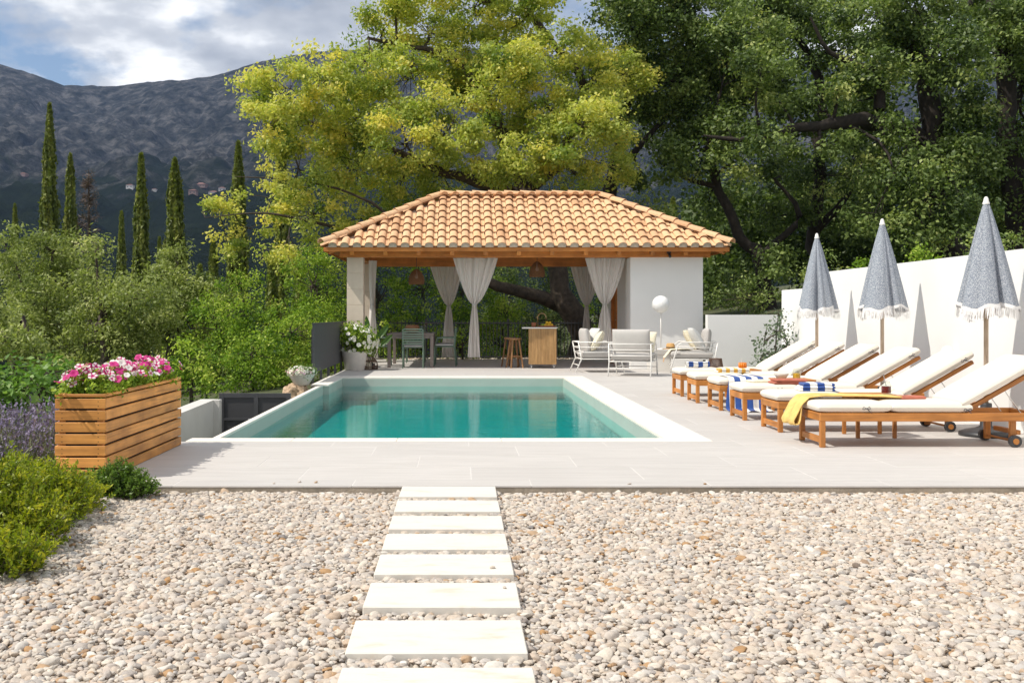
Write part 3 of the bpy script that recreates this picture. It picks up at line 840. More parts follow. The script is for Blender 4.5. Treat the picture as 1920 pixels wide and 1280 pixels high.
        if plug:
            bm = bmesh.new(); bm.from_mesh(me)
            f = bm.faces.new([bm.verts.new(p) for p in c_]); f.material_index = 1
            bm.to_mesh(me); bm.free(); me.materials.append(M['mortar'])
        return me
    t_e, t_n = tile_mesh(True), tile_mesh(False)
    slope = HD / math.cos(PITCH)
    expo = slope / 7.6
    def slope_tiles(n_cols, width):
        out = []
        x00 = (width - n_cols * tw) / 2 + tw * 0.42
        for c_ in range(n_cols):
            xc = x00 + c_ * tw
            r_ = 0
            while True:
                s_ = r_ * expo - 0.03
                sh = (s_ + 0.22) * math.cos(PITCH)
                if s_ > slope - 0.18 or xc < sh + 0.02 or xc > width - sh - 0.02: break
                out.append((xc, s_, r_)); r_ += 1
        return out
    roof = pb(MB().add([(p[0], p[1], p[2] + 0.006) for p in up], [(0,1,5,4),(1,2,5),(2,3,4,5),(3,0,4)]), 'roof_tiling', M['mortar'])
    wdt = EX1 - EX0
    for xc, s_, r_ in slope_tiles(int(wdt / tw), wdt):
        o = link_mesh('roof_tile', t_e if r_ == 0 else t_n, None, roof)
        o.location = (EX0 + xc + rnd.uniform(-0.004, 0.004), EY + s_ * math.cos(PITCH), EZ + s_ * math.sin(PITCH) - 0.01)
        o.rotation_euler = (PITCH, R(rnd.uniform(-0.8, 0.8)), R(rnd.uniform(-0.7, 0.7)))
    # the three slopes turned away from the pool: joined
    V = np.zeros(len(t_n.vertices) * 3); t_n.vertices.foreach_get('co', V); V = V.reshape(-1, 3)
    F = np.array([list(p.vertices) for p in t_n.polygons])
    allV, allF = [], []
    for ang, org, width in ((math.pi, (EX1, EY + 2*HD), wdt), (math.pi/2, (EX1, EY), 2*HD), (-math.pi/2, (EX0, EY + 2*HD), 2*HD)):
        Rz = Matrix.Rotation(ang, 4, 'Z')
        for xc, s_, r_ in slope_tiles(int(width / tw), width):
            T = Matrix.Translation((org[0], org[1], EZ - 0.01)) @ Rz @ Matrix.Translation((xc, s_ * math.cos(PITCH), s_ * math.sin(PITCH))) @ Matrix.Rotation(PITCH, 4, 'X')
            T = np.array(T)
            allF.append(F + sum(len(a) for a in allV)); allV.append(V @ T[:3, :3].T + T[:3, 3])
    o = link_mesh('rear_roof_tile', np_mesh('rear_roof_tile', np.concatenate(allV), np.concatenate(allF), M['clay']), None, roof); tag(o, kind='stuff')
    # ridge and hip caps
    def cap_mesh(L):
        t = MB(); n = 8; vs = []
        for yy, s_, lf in ((0.0, 1.0, 0.022), (L + 0.05, 0.88, 0.0)):
            for th in (1.0, 0.88):
                for i in range(n + 1):
                    a = math.pi * (1 - i / n)
                    vs.append((0.115 * s_ * th * math.cos(a), yy, 0.10 * s_ * th * math.sin(a) + lf))
        k = n + 1; fs = []
        for i in range(n):
            fs.append((i, i+1, 2*k+i+1, 2*k+i)); fs.append((i, k+i, k+i+1, i+1))
        return t.add(vs, fs).mesh('ridge_tile', M['clay'], False)
    def caps(a, b, n):
        a, b = Vector(a), Vector(b); d = b - a; L = d.length / n
        me = cap_mesh(L)
        q = d.to_track_quat('Y', 'Z')
        for i in range(n):
            o = link_mesh('ridge_tile', me, None, roof); o.location = a + d * (i / n)
            o.rotation_mode = 'QUATERNION'; o.rotation_quaternion = q
    lift = 0.075
    rl_, rr_ = (EX0 + HD, RY, RZ + lift), (EX1 - HD, RY, RZ + lift)
    caps(rl_, rr_, 10)
    hz = EZ + lift - 0.015
    for c_, t_ in (((EX0 + 0.0, EY + 0.0, hz), rl_), ((EX1, EY, hz), rr_), ((EX0, EY + 2*HD, hz), rl_), ((EX1, EY + 2*HD, hz), rr_)):
        caps(c_, t_, 10)
    # small black spotlight under the eave
    s_ = MB().box((4.39, 21.88, 2.43), (4.47, 21.939, 2.52)).tube([(4.43, 21.90, 2.44), (4.44, 21.83, 2.36)], 0.03, 8)
    pb(s_, 'eave_spotlight', M['black_plastic'])
build_pavilion()

# curtains
def curtain(x, y, ztop, zbot, wt, wb, tie_z, shift, label, group='sheer curtains tied in the pavilion', rz=0.0, seed=0):
    r_ = random.Random(seed)
    ph = r_.uniform(0, 6)
    def P(u, v):
        z = ztop + (zbot - ztop) * v
        if z > tie_z:
            t = (z - tie_z) / (ztop - tie_z); w = 0.055 + (wt - 0.055) * min(1, t) ** 0.62; cx_ = shift * (1 - t) ** 1.2
        else:
            t = (tie_z - z) / (tie_z - zbot); w = 0.055 + (wb - 0.055) * t ** 0.55; cx_ = shift
        uu = u - 0.5
        k = min(1.0, w / 0.5)
        pl = math.sin(u * 46 + ph + 1.5 * math.sin(v * 3)) * (0.024 + 0.010 * (1 - k)) + math.sin(u * 19 + ph) * 0.02
        return (cx_ + uu * w + 0.008 * math.sin(u * 37 + v * 5), pl * (0.6 + 0.4 * min(1, w / 0.2)), z)
    t = empty('curtain', (x, y, 0), rz, label, 'curtain', group)
    MB().grid(P, 90, 44).build('curtain_cloth', M['sheer'], t, True)
    MB().tube([(shift + 0.036 * math.cos(a), 0.045 * math.sin(a), tie_z) for a in [i * math.pi / 6 for i in range(12)]], 0.012, 6, closed=True).build('tie_band', M['light_cushion'], t)
curtain(0.345, 22.42, 2.37, 0.22, 0.98, 0.27, 1.36, -0.03, 'bright sheer curtain tied in the middle, left of the bar stools', seed=1)
curtain(-0.33, 25.16, 2.45, 0.11, 0.86, 0.33, 1.36, 0.06, 'shaded sheer curtain behind the right end of the dining table', seed=2)
curtain(3.16, 22.42, 2.37, 0.22, 0.88, 0.40, 1.36, -0.02, 'bright sheer curtain hanging next to the white storage block', seed=3)
curtain(3.06, 25.16, 2.45, 0.11, 0.80, 0.25, 1.36, 0.02, 'shaded sheer curtain in front of the leaning oak trunk', seed=4)
curtain(-1.97, 23.3, 2.36, 0.16, 0.30, 0.40, 1.36, 0.0, 'gathered white curtain hanging beside the stone pillars', rz=R(60), seed=5)

# woven pendant lamps
def pendant(px, py, Y, label):
    p = W(px, py, Y)
    t = empty('pendant_lamp', (p.x, p.y, p.z - 0.2), 0, label, 'lamp', 'woven pendant lamps')
    sh = MB()
    prof = [(0.165, 0.0), (0.175, 0.06), (0.165, 0.14), (0.155, 0.19), (0.11, 0.26), (0.05, 0.32), (0.02, 0.34)]
    for i in range(28):                         # vertical canes
        a = 2 * math.pi * i / 28
        sh.tube([(r_ * math.cos(a), r_ * math.sin(a), z) for r_, z in prof], 0.0035, 4, cap=False)
    for z in np.linspace(0, 0.33, 20):
        r_ = np.interp(z, [q[1] for q in prof], [q[0] for q in prof])
        sh.tube([(r_ * math.cos(a), r_ * math.sin(a), z) for a in np.linspace(0, 2*math.pi, 20, endpoint=False)], 0.0055, 4, closed=True)
    sh.build('lamp_shade', M['rattan'], t)
    MB().tube([(0, 0, 0.33), (0, 0, 2.44 - (p.z - 0.2))], 0.006, 6).build('cord', M['black_plastic'], t)
    MB().lathe([(0.001, 0.12), (0.03, 0.13), (0.04, 0.16), (0.03, 0.2), (0.018, 0.23), (0.018, 0.33)], 12).build('bulb', M['globe'], t, True)
pendant(781, 516, 23.3, 'woven rattan pendant lamp hanging above the dining table')
pendant(1007, 502, 23.3, 'woven rattan pendant lamp hanging above the kitchen island')
# ------------------------------------------------------------------ soft shapes
def cushion(lx, ly, h, nu=22, nv=14, p=7, e=0.38, sag=0.0):
    """puffed rectangular pad centred at the origin"""
    m = MB()
    def side(sg):
        def P(u, v):
            a = math.sin((u - 0.5) * math.pi); b = math.sin((v - 0.5) * math.pi)
            t = max(0.0, (1 - abs(a) ** p) * (1 - abs(b) ** p)) ** e
            return (a * lx / 2, b * ly / 2, sg * h / 2 * t * (1 + sag * math.cos(a * 9 + b * 4)))
        return P
    m.grid(side(1), nu, nv)
    n0 = len(m.f)
    m.grid(side(-1), nu, nv)
    m.f[n0:] = [f[::-1] for f in m.f[n0:]]
    return m
def xform(mb, Mx):
    mb.v = [tuple(Mx @ Vector(v)) for v in mb.v]
    return mb
T_ = Matrix.Translation
def RX(a): return Matrix.Rotation(a, 4, 'X')
def RYm(a): return Matrix.Rotation(a, 4, 'Y')
def RZm(a): return Matrix.Rotation(a, 4, 'Z')

# ------------------------------------------------------------------ sun loungers
LW, LFX = 0.53, 3.065
BA = R(29.5)
def make_lounger():
    t = empty('sun_lounger', (0, 0, 0))
    h = LW / 2
    for s in (-1, 1):
        MB().cbox((0.0, s*h - 0.02, 0.225), (1.95, s*h + 0.02, 0.295), 0.004).build('side_rail', M['teak'], t)
        MB().cbox((0.002, s*(h - 0.002) - 0.0215, 0.0), (0.047, s*(h - 0.002) + 0.0215, 0.2245), 0.004).build('leg', M['teak_z'], t)
        MB().cbox((1.66, s*(h - 0.05) - 0.02, 0.02), (1.71, s*(h - 0.05) + 0.02, 0.2245), 0.004).build('leg', M['teak_z'], t)
        w = MB()
        w.tube([(1.685, s*(h - 0.026) , 0.052), (1.685, s*(h + 0.012), 0.052)], 0.052, 18)
        wh = w.build('wheel', M['black_plastic'], t)
        MB().tube([(1.685, s*(h + 0.0125), 0.052), (1.685, s*(h + 0.018), 0.052)], 0.026, 12).build('hub', M['teak'], wh)
        MB().tube([(0.058, s*(h + 0.0195), 0.03), (0.058, s*(h + 0.023), 0.03)], 0.008, 8)
    MB().cbox((0.001, -h + 0.0205, 0.226), (0.045, h - 0.0205, 0.294), 0.004).build('end_rail', M['teak_y'], t)
    MB().cbox((0.012, -h + 0.0225, 0.035), (0.036, h - 0.0225, 0.09), 0.004).build('stretcher', M['teak_y'], t)
    MB().cbox((1.905, -h + 0.0205, 0.228), (1.945, h - 0.0205, 0.292), 0.004).build('end_rail', M['teak_y'], t)
    MB().tube([(1.685, -h + 0.02, 0.052), (1.685, h - 0.02, 0.052)], 0.011, 8).build('axle', M['teak_y'], t)
    MB().cbox((1.73, -h + 0.07, 0.10), (1.77, h - 0.07, 0.14), 0.004).build('stretcher', M['teak_y'], t)
    sl = MB().cbox((-0.03, -h + 0.021, 0.268), (0.03, h - 0.021, 0.288), 0.003).mesh('slat', M['teak_y'])
    for i in range(14): link_mesh('slat', sl, None, t).location = (0.11 + i * 0.088, 0, 0)
    # backrest
    pv = Vector((1.27, 0, 0.30))
    br = empty('backrest', (0, 0, 0)); br.parent = t; br.location = pv; br.rotation_euler = (0, -BA, 0)
    for s in (-1, 1):
        MB().cbox((-0.02, s*(h - 0.05) - 0.018, -0.012), (0.76, s*(h - 0.05) + 0.018, 0.026), 0.004).build('backrest_rail', M['teak'], br)
    sl2 = MB().cbox((-0.028, -h + 0.085, 0.0262), (0.028, h - 0.085, 0.038), 0.003).mesh('slat', M['teak_y'])
    for i in range(8): link_mesh('slat', sl2, None, br).location = (0.06 + i * 0.092, 0, 0)
    st = MB()
    for s in (-1, 1):
        st.tube([(1.27 + 0.42*math.cos(BA), s*(h-0.09), 0.30 + 0.42*math.sin(BA) - 0.02), (1.79, s*(h-0.09), 0.27)], 0.0045, 6)
    st.build('prop_stay', M['steel'], t)
    # mattress in three pads
    mt = xform(cushion(0.63, LW + 0.03, 0.095, p=9, e=0.3), T_((0.305, 0, 0.342))).build('mattress', M['canvas'], t, True)
    xform(cushion(0.70, LW + 0.03, 0.095, p=9, e=0.3), T_((0.965, 0, 0.342))).build('seat_pad', M['canvas'], mt, True)
    xform(cushion(0.79, LW + 0.03, 0.095, p=9, e=0.22), T_(pv) @ RYm(-BA) @ T_((0.385, 0, 0.088))).build('back_pad', M['canvas'], mt, True)
    def bow(Mx, s):
        b = MB()
        y = s * (LW / 2 + 0.017)
        b.tube([Mx @ Vector((x, y + 0.004, z)) for x, z in ((0, 0), (0.025, 0.016), (0.035, 0.0), (0.02, -0.008), (0, 0))], 0.003, 5)
        b.tube([Mx @ Vector((x, y + 0.004, z)) for x, z in ((0, 0), (-0.025, 0.014), (-0.035, -0.002), (-0.02, -0.01), (0, 0))], 0.003, 5)
        b.tube([Mx @ Vector((x, y, z)) for x, z in ((0, 0), (0.03, -0.03), (0.06, -0.055))], 0.0025, 5)
        b.build('tie_cord', M['navy_cord'], mt)
    bow(T_((0.40, 0, 0.335)), -1); bow(T_(pv) @ RYm(-BA) @ T_((0.67, 0, 0.08)), -1); bow(T_((1.27, 0, 0.32)), -1)
    return t
LY = [14.70, 13.62, 12.58, 11.44, 10.31, 9.165]
llab = ['wooden sun lounger farthest from the camera, with a rolled blue striped towel', 'second farthest wooden sun lounger, with a folded yellow striped towel',
        'wooden sun lounger with a blue striped towel draped to the floor', 'wooden sun lounger with a folded brick red towel on it',
        'wooden sun lounger carrying the folded blue and white towel stack, second nearest', 'wooden sun lounger nearest the camera, yellow throw over its foot']
proto = make_lounger()
for i, y in enumerate(LY):
    o = proto if i == 0 else copy_tree(proto)
    o.location = (LFX + (0.012, -0.015, 0.018, -0.008, 0.02, 0.03)[i], y, 0)
    o.rotation_euler.z = R((0.5, -0.7, 0.6, -0.5, 0.7, 0.0)[i])
    tag(o, llab[i], 'sun lounger', 'sun loungers in a row by the pool')

# small slatted side tables between the loungers
def make_side_table():
    t = empty('side_table', (0, 0, 0))
    for sx in (-1, 1):
        for sy in (-1, 1):
            MB().cbox((sx*0.17 - 0.016, sy*0.17 - 0.016, 0), (sx*0.17 + 0.016, sy*0.17 + 0.016, 0.375), 0.003).build('leg', M['teak_z'], t)
    a = MB()
    for s in (-1, 1): a.box((-0.153, s*0.17 - 0.009, 0.33), (0.153, s*0.17 + 0.009, 0.374)); a.box((s*0.17 - 0.009, -0.153, 0.33), (s*0.17 + 0.009, 0.153, 0.374))
    a.build('apron', M['teak'], t)
    sl = MB().cbox((-0.215, -0.036, 0.3755), (0.215, 0.036, 0.397), 0.003).mesh('slat', M['teak'])
    for i in range(5): link_mesh('slat', sl, None, t).location = (0, -0.164 + i * 0.082, 0)
    return t
stb = make_side_table()
TT = [(3.86, 14.16), (3.86, 12.02), (3.85, 9.735)]
for i, (x, y) in enumerate(TT):
    o = stb if i == 0 else copy_tree(stb)
    o.location = (x, y, 0)
    tag(o, ['small wooden side table carrying the orange drink', 'small wooden side table carrying the grey bowl and yellow jar', 'small wooden side table carrying the red drink jar'][i], 'side table', 'side tables between the loungers')
TZ = 0.398
def jar(x, y, z, juice, fill, label, handle=True, r=0.045, hgt=0.12, straw=True):
    t = empty('drink_jar', (x, y, z), 0, label, 'drink')
    MB().lathe([(0.001, 0.0), (r, 0.0), (r * 1.02, 0.01), (r * 1.02, hgt * 0.72), (r * 0.82, hgt * 0.84), (r * 0.84, hgt), (r * 0.78, hgt), (r*0.77, hgt * 0.84), (r * 0.95, hgt * 0.72), (r*0.95, 0.012), (0.001, 0.01)], 20).build('jar', M['glass'], t, True)
    MB().lathe([(0.001, 0.011), (r * 0.94, 0.0125), (r * 0.94, hgt * fill), (0.001, hgt * fill)], 20).build('juice', juice, t)
    if handle: MB().tube([(r, 0, hgt*0.65), (r + 0.025, 0, hgt*0.6), (r + 0.028, 0, hgt*0.35), (r, 0, hgt*0.25)], 0.006, 6).build('handle', M['glass'], t)
    if straw:
        MB().tube([(0.01, 0, hgt*0.3), (-0.03, 0.0, hgt + 0.075)], 0.0035, 6).build('straw', mat_stripes('straw_' + juice.name, (0.05, 0.05, 0.06), (0.8, 0.8, 0.78), 2, 0.016), t)
jar(3.99, 9.68, TZ, M['juice_red'], 0.62, 'glass mug of dark red drink with a striped straw')
jar(3.90, 11.98, TZ, M['juice_yellow'], 0.55, 'glass jar of yellow drink with lemon slices', handle=False, straw=False)
ob = empty('orange_drink', (3.86, 14.12, TZ), 0, 'faceted orange glass with a straw on the farthest side table', 'drink')
g_ = MB()
for i in range(12):
    a = i * math.pi / 6
    g_.tube([(0.034*math.cos(a), 0.034*math.sin(a), 0), (0.047*math.cos(a), 0.047*math.sin(a), 0.04), (0.042*math.cos(a), 0.042*math.sin(a), 0.09)], 0.012, 6)
g_.build('glass', M['juice_orange'], ob, True)
MB().tube([(0, 0, 0.03), (-0.02, 0, 0.15)], 0.004, 6).build('straw', M['white_paint'], ob)
bw = MB().lathe([(0.001, 0.0), (0.045, 0.0), (0.075, 0.04), (0.085, 0.065), (0.080, 0.065), (0.068, 0.04), (0.04, 0.008), (0.001, 0.008)], 24).build('bowl', M['concrete_pot'], None, True)
bw.location = (3.73, 12.0, TZ); tag(bw, 'small grey ceramic bowl on the middle side table', 'bowl')

# towels
def folded(name, x, y, z, lx, ly, layers, mats, label, rz=0, cat='towel', dx=0.01):
    t = empty(name, (x, y, z), rz, label, cat)
    th = 0.026
    for i in range(layers):
        c_ = xform(cushion(lx - 0.02 * i, ly - 0.012 * i, th * 1.15, p=12, e=0.3, sag=0.10), T_((dx * i, (-1)**i * 0.006, th * (i + 0.5))))
        c_.build('towel_fold', mats[i % len(mats)], t, True)
    return t
def roll(name, x, y, z, L, r, mat, label, rz=0):
    t = empty(name, (x, y, z), rz, label, 'towel')
    m = MB()
    n = 26
    path = []
    m.grid(lambda u, v: ((u - 0.5) * L, (r * (0.35 + 0.65 * v)) * math.cos(v * 15) , r + (r * (0.35 + 0.65 * v)) * math.sin(v * 15) + 0.003*math.sin(u*9)), 12, 70)
    m.build('rolled_cloth', mat, t, True)
    return t
MZT = 0.389
roll('rolled_towel', 3.36, 14.62, MZT, 0.34, 0.045, M['towel_blue_x'], 'blue and white striped towel rolled up on the farthest lounger', R(8))
folded('folded_towel', 3.56, 13.52, MZT, 0.42, 0.24, 2, [M['towel_yel_x']], 'yellow and white striped towel folded on the second farthest lounger', R(-4))
folded('folded_towel', 3.58, 11.30, MZT, 0.36, 0.22, 2, [M['towel_red']], 'brick red towel folded flat on a lounger', R(3))
folded('folded_towel', 3.40, 11.55, MZT, 0.34, 0.20, 1, [M['cream_cushion']], 'cream cloth folded behind the brick red towel', R(10))
folded('folded_towel', 3.52, 10.26, MZT, 0.34, 0.26, 3, [M['towel_blue_x']], 'thick stack of folded blue and white striped towel', R(-6))
folded('folded_towel', 4.02, 9.26, MZT, 0.24, 0.17, 1, [M['towel_red'], M['throw_yel']], 'pink-edged yellow towel end lying beside the red drink', R(12))
def drape():
    t = empty('draped_towel', (3.40, 12.58, 0), 0, 'blue and white striped beach towel hanging over a lounger to the floor', 'towel')
    h = LW / 2 + 0.03
    L = [( 0.20, MZT + 0.006), (-0.1, MZT + 0.010), (-h + 0.03, MZT + 0.004), (-h - 0.012, MZT - 0.03), (-h - 0.022, 0.25), (-h - 0.035, 0.12), (-h - 0.05, 0.03), (-h - 0.11, 0.010), (-h - 0.2, 0.006)]
    S = np.linspace(0, 1, len(L)); ly = [q[0] for q in L]; lz = [q[1] for q in L]
    def P(u, v):
        y = float(np.interp(v, S, ly)); z = float(np.interp(v, S, lz))
        k = max(0, min(1, (v - 0.35) / 0.5))
        return ((u - 0.5) * (0.42 + 0.10 * k) + 0.02 * k * math.sin(v * 8), y - 0.028 * k * (0.5 + 0.5 * math.sin(u * 22)), z + (0.01 * k * math.sin(u * 15) if v > 0.8 else 0) + 0.004)
    MB().grid(P, 48, 44).build('towel_cloth', M['towel_blue_x'], t, True)
drape()
def throw():
    t = empty('yellow_throw', (3.07, 9.30, 0), 0, 'soft yellow throw hanging over the foot of the nearest lounger', 'throw')
    L = [(0.86, MZT + 0.008), (0.5, MZT + 0.016), (0.15, MZT + 0.016), (0.03, MZT + 0.006), (-0.035, MZT - 0.05), (-0.075, 0.27), (-0.115, 0.20), (-0.11, 0.165), (-0.07, 0.165), (-0.055, 0.20), (-0.04, 0.28), (-0.032, 0.33)]
    S = np.linspace(0, 1, len(L)); lx = [q[0] for q in L]; lz = [q[1] for q in L]
    def P(u, v):
        x = float(np.interp(v, S, lx)); z = float(np.interp(v, S, lz))
        return (x + 0.008 * math.sin(u * 9 + v * 4), -0.13 + 0.30 * u + 0.02 * math.sin(v * 7), z + 0.006 * math.sin(u * 12 + v * 10) + 0.006)
    o = MB().grid(P, 22, 60).build('throw_cloth', M['throw_yel'], t, True)
    s_ = o.modifiers.new('thick', 'SOLIDIFY'); s_.thickness = 0.009; s_.offset = 1
throw()

# ------------------------------------------------------------------ closed parasols
def make_parasol():
    t = empty('closed_parasol', (0, 0, 0))
    MB().lathe([(0.001, 0.0), (0.235, 0.0), (0.24, 0.012), (0.235, 0.035), (0.19, 0.055), (0.10, 0.075), (0.052, 0.095), (0.05, 0.30), (0.045, 0.31), (0.030, 0.31), (0.030, 0.06), (0.001, 0.06)], 40).build('base', M['black_plastic'], t, True)
    MB().tube([(0, 0, 0.06), (0, 0, 2.20)], 0.021, 14).build('pole', M['polewood'], t, True)
    MB().lathe([(0.031, 2.18), (0.032, 2.195), (0.025, 2.205), (0.020, 2.235), (0.012, 2.250), (0.001, 2.254)], 16).build('finial', M['white_paint'], t, True)
    zt, zb = 2.19, 1.235
    def prof(th, v):
        base = 0.026 + (0.288 - 0.026) * (v ** 0.92)
        lob = 0.5 + 0.5 * math.cos(3.0 * th + 0.8 + 0.6 * v)
        fold = abs(math.sin(4 * th + 0.4)) ** 0.6
        cr_ = sum(math.exp(-((((th - a0 + math.pi) % (2*math.pi)) - math.pi) / 0.16) ** 2) * k0 for a0, k0 in ((0.9, 0.5), (2.6, 0.28), (4.1, 0.42), (5.3, 0.3)))
        return base * (0.80 + 0.12 * lob + 0.08 * fold) * (1 - cr_ * min(1, 0.3 + v))
    def P(u, v):
        th = u * 2 * math.pi
        r_ = prof(th, v)
        z = zt + (zb - zt) * v - 0.05 * v * v * (0.5 + 0.5 * math.cos(3 * th + 1.0)) + 0.012 * v * math.sin(9 * th)
        return (r_ * math.cos(th), r_ * math.sin(th), z)
    cn = MB().grid(P, 121, 26).build('canopy', M['umbrella_cloth'], t, True)
    # fringe: band of tape with hanging strands
    fr_ = MB()
    def Q(u, v):
        p = P(u, 1.0); return (p[0] * (1.012 + 0.0 * v), p[1] * 1.012, p[2] + 0.02 - 0.035 * v)
    fr_.grid(Q, 121, 2)
    r_ = random.Random(5)
    for i in range(230):
        u = i / 230
        p = Vector(P(u, 1.0)) ; o_ = Vector((p.x, p.y, 0)).normalized()
        l = r_.uniform(0.085, 0.115)
        sd_ = Vector((-o_.y, o_.x, 0)) * r_.uniform(0.002, 0.0035)
        a = p + o_ * 0.004; b = a + o_ * r_.uniform(-0.004, 0.016) + sd_ * r_.uniform(-3, 3) + Vector((0, 0, -l * 0.5)); c_ = b + o_ * r_.uniform(-0.01, 0.012) + sd_ * r_.uniform(-3, 3) + Vector((0, 0, -l * 0.5))
        fr_.add([a - sd_, a + sd_, b + sd_, b - sd_, c_ + sd_, c_ - sd_], [(0, 1, 2, 3), (3, 2, 4, 5)])
    fr_.build('fringe', mat_plain('fringe_white', (0.80, 0.79, 0.79), 0.9, 0.05), cn)
    MB().lathe([(0.001, 0), (0.011, 0.003), (0.013, 0.010), (0.001, 0.014)], 10).build('button', M['white_paint'], t, True).location = (0.13, -0.10, 1.42)
    return t
pp = make_parasol()
PPOS = [(4.88, 14.14, 0.3, 'closed grey parasol with white fringe, farthest from the camera'), (4.90, 12.0, 2.3, 'closed grey parasol with white fringe, middle one of three'), (4.965, 9.76, 4.1, 'closed grey parasol with white fringe, nearest and tallest in view')]
for i, (x, y, a, lab) in enumerate(PPOS):
    o = pp if i == 0 else copy_tree(pp)
    o.location = (x, y, 0); o.rotation_euler.z = a
    tag(o, lab, 'parasol', 'closed parasols along the white wall')

# wall lamp
wl_ = empty('wall_lamp', (XW, 11.35, 0.72), 0, 'small white dome lamp on the wall behind the loungers', 'wall lamp')
MB().box((-0.03, -0.03, -0.07), (0, 0.03, 0.03)).build('bracket', M['plaster_grey'], wl_)
MB().lathe([(0.07, 0.0), (0.068, 0.03), (0.05, 0.06), (0.02, 0.075), (0.001, 0.078)], 18, (-0.08, 0, 0.0)).build('dome', M['white_paint'], wl_, True)
MB().tube([(-0.08, 0, -0.02), (-0.08, 0, 0.01)], 0.03, 12).build('lamp_socket', M['anthracite'], wl_)

# ------------------------------------------------------------------ dining set
def make_chair():
    t = empty('dining_chair', (0, 0, 0))      # faces +Y
    w, d = 0.43, 0.42
    for s in (-1, 1):
        MB().tube([(s*w/2, -d/2 - 0.05, 0.0), (s*w/2, -d/2, 0.44), (s*w/2, -d/2 - 0.04, 0.83)], 0.013, 8).build('leg', M['sage'], t, True)
        MB().tube([(s*w/2, d/2 + 0.03, 0.0), (s*w/2, d/2, 0.44)], 0.013, 8).build('leg', M['sage'], t, True)
        MB().tube([(s*w/2, -d/2, 0.435), (s*w/2, d/2, 0.435)], 0.012, 8).build('seat_rail', M['sage'], t, True)
        MB().tube([(s*(w/2 + 0.02), -d/2 - 0.02, 0.63), (s*(w/2 + 0.025), d/2 - 0.05, 0.63), (s*(w/2), d/2, 0.44)], 0.011, 8).build('armrest', M['sage'], t, True)
    for i in range(7):
        z = 0.52 + i * 0.052
        y = -d/2 - 0.04 * (z - 0.44) / 0.39
        MB().box((-w/2 + 0.012, y - 0.006, z - 0.012), (w/2 - 0.012, y + 0.006, z + 0.012)).build('back_slat', M['sage'], t)
    for i in range(8):
        y = -d/2 + 0.03 + i * 0.052
        MB().box((-w/2 + 0.012, y - 0.018, 0.436), (w/2 - 0.012, y + 0.018, 0.446)).build('seat_slat', M['sage'], t)
    xform(cushion(w - 0.03, d - 0.02, 0.05, p=9, e=0.3), T_((0, 0, 0.472))).build('seat_pad', M['chair_pad'], t, True)
    return t
ch = make_chair()
CH = [(-1.0, 22.32, 0.0, 'sage green slatted dining chair with its back to the pool'), (-1.78, 23.15, -math.pi/2, 'sage green dining chair at the left side of the table'),
      (-0.34, 23.1, math.pi/2, 'sage green dining chair at the right side of the table, nearer one'), (-0.32, 23.75, math.pi/2, 'sage green dining chair at the right side, farther back'),
      (-1.05, 24.75, math.pi, 'sage green dining chair at the far end of the table')]
for i, (x, y, a, lab) in enumerate(CH):
    o = ch if i == 0 else copy_tree(ch)
    o.location = (x, y, 0); o.rotation_euler.z = a
    tag(o, lab, 'chair', 'dining chairs in the pavilion')
tb = empty('dining_table', (-1.06, 23.2, 0), 0, 'taupe metal dining table under the pavilion roof', 'table')
for sx in (-1, 1):
    for sy in (-1, 1): MB().cbox((sx*0.46 - 0.035, sy*0.93 - 0.035, 0), (sx*0.46 + 0.035, sy*0.93 + 0.035, 0.70), 0.004).build('leg', M['taupe'], tb)
a = MB()
for s in (-1, 1): a.box((-0.424, s*0.93 - 0.02, 0.63), (0.424, s*0.93 + 0.02, 0.70)); a.box((s*0.46 - 0.02, -0.894, 0.63), (s*0.46 + 0.02, 0.894, 0.70))
a.build('apron', M['taupe'], tb)
MB().cbox((-0.50, -0.97, 0.7005), (0.50, 0.97, 0.735), 0.005).build('tabletop', M['taupe'], tb)
bk = MB().lathe([(0.001, 0), (0.10, 0.0), (0.15, 0.06), (0.16, 0.12), (0.13, 0.18), (0.125, 0.18), (0.15, 0.12), (0.14, 0.06), (0.001, 0.012)], 22)
bko = bk.build('basket', M['rattan'], None, True); bko.location = (-1.05, 22.95, 0.736); tag(bko, 'round brown woven basket on the dining table', 'basket')
for x, y, h, lab in ((-0.80, 22.75, 0.19, 'clear glass tumbler right of the basket on the dining table, front'), (-0.74, 22.95, 0.22, 'tall clear glass on the dining table behind the tumbler')):
    o = MB().lathe([(0.001, 0), (0.033, 0), (0.038, h), (0.035, h), (0.031, 0.01), (0.001, 0.01)], 16).build('drinking_glass', M['glass'], None, True)
    o.location = (x, y, 0.736); tag(o, lab, 'glass')

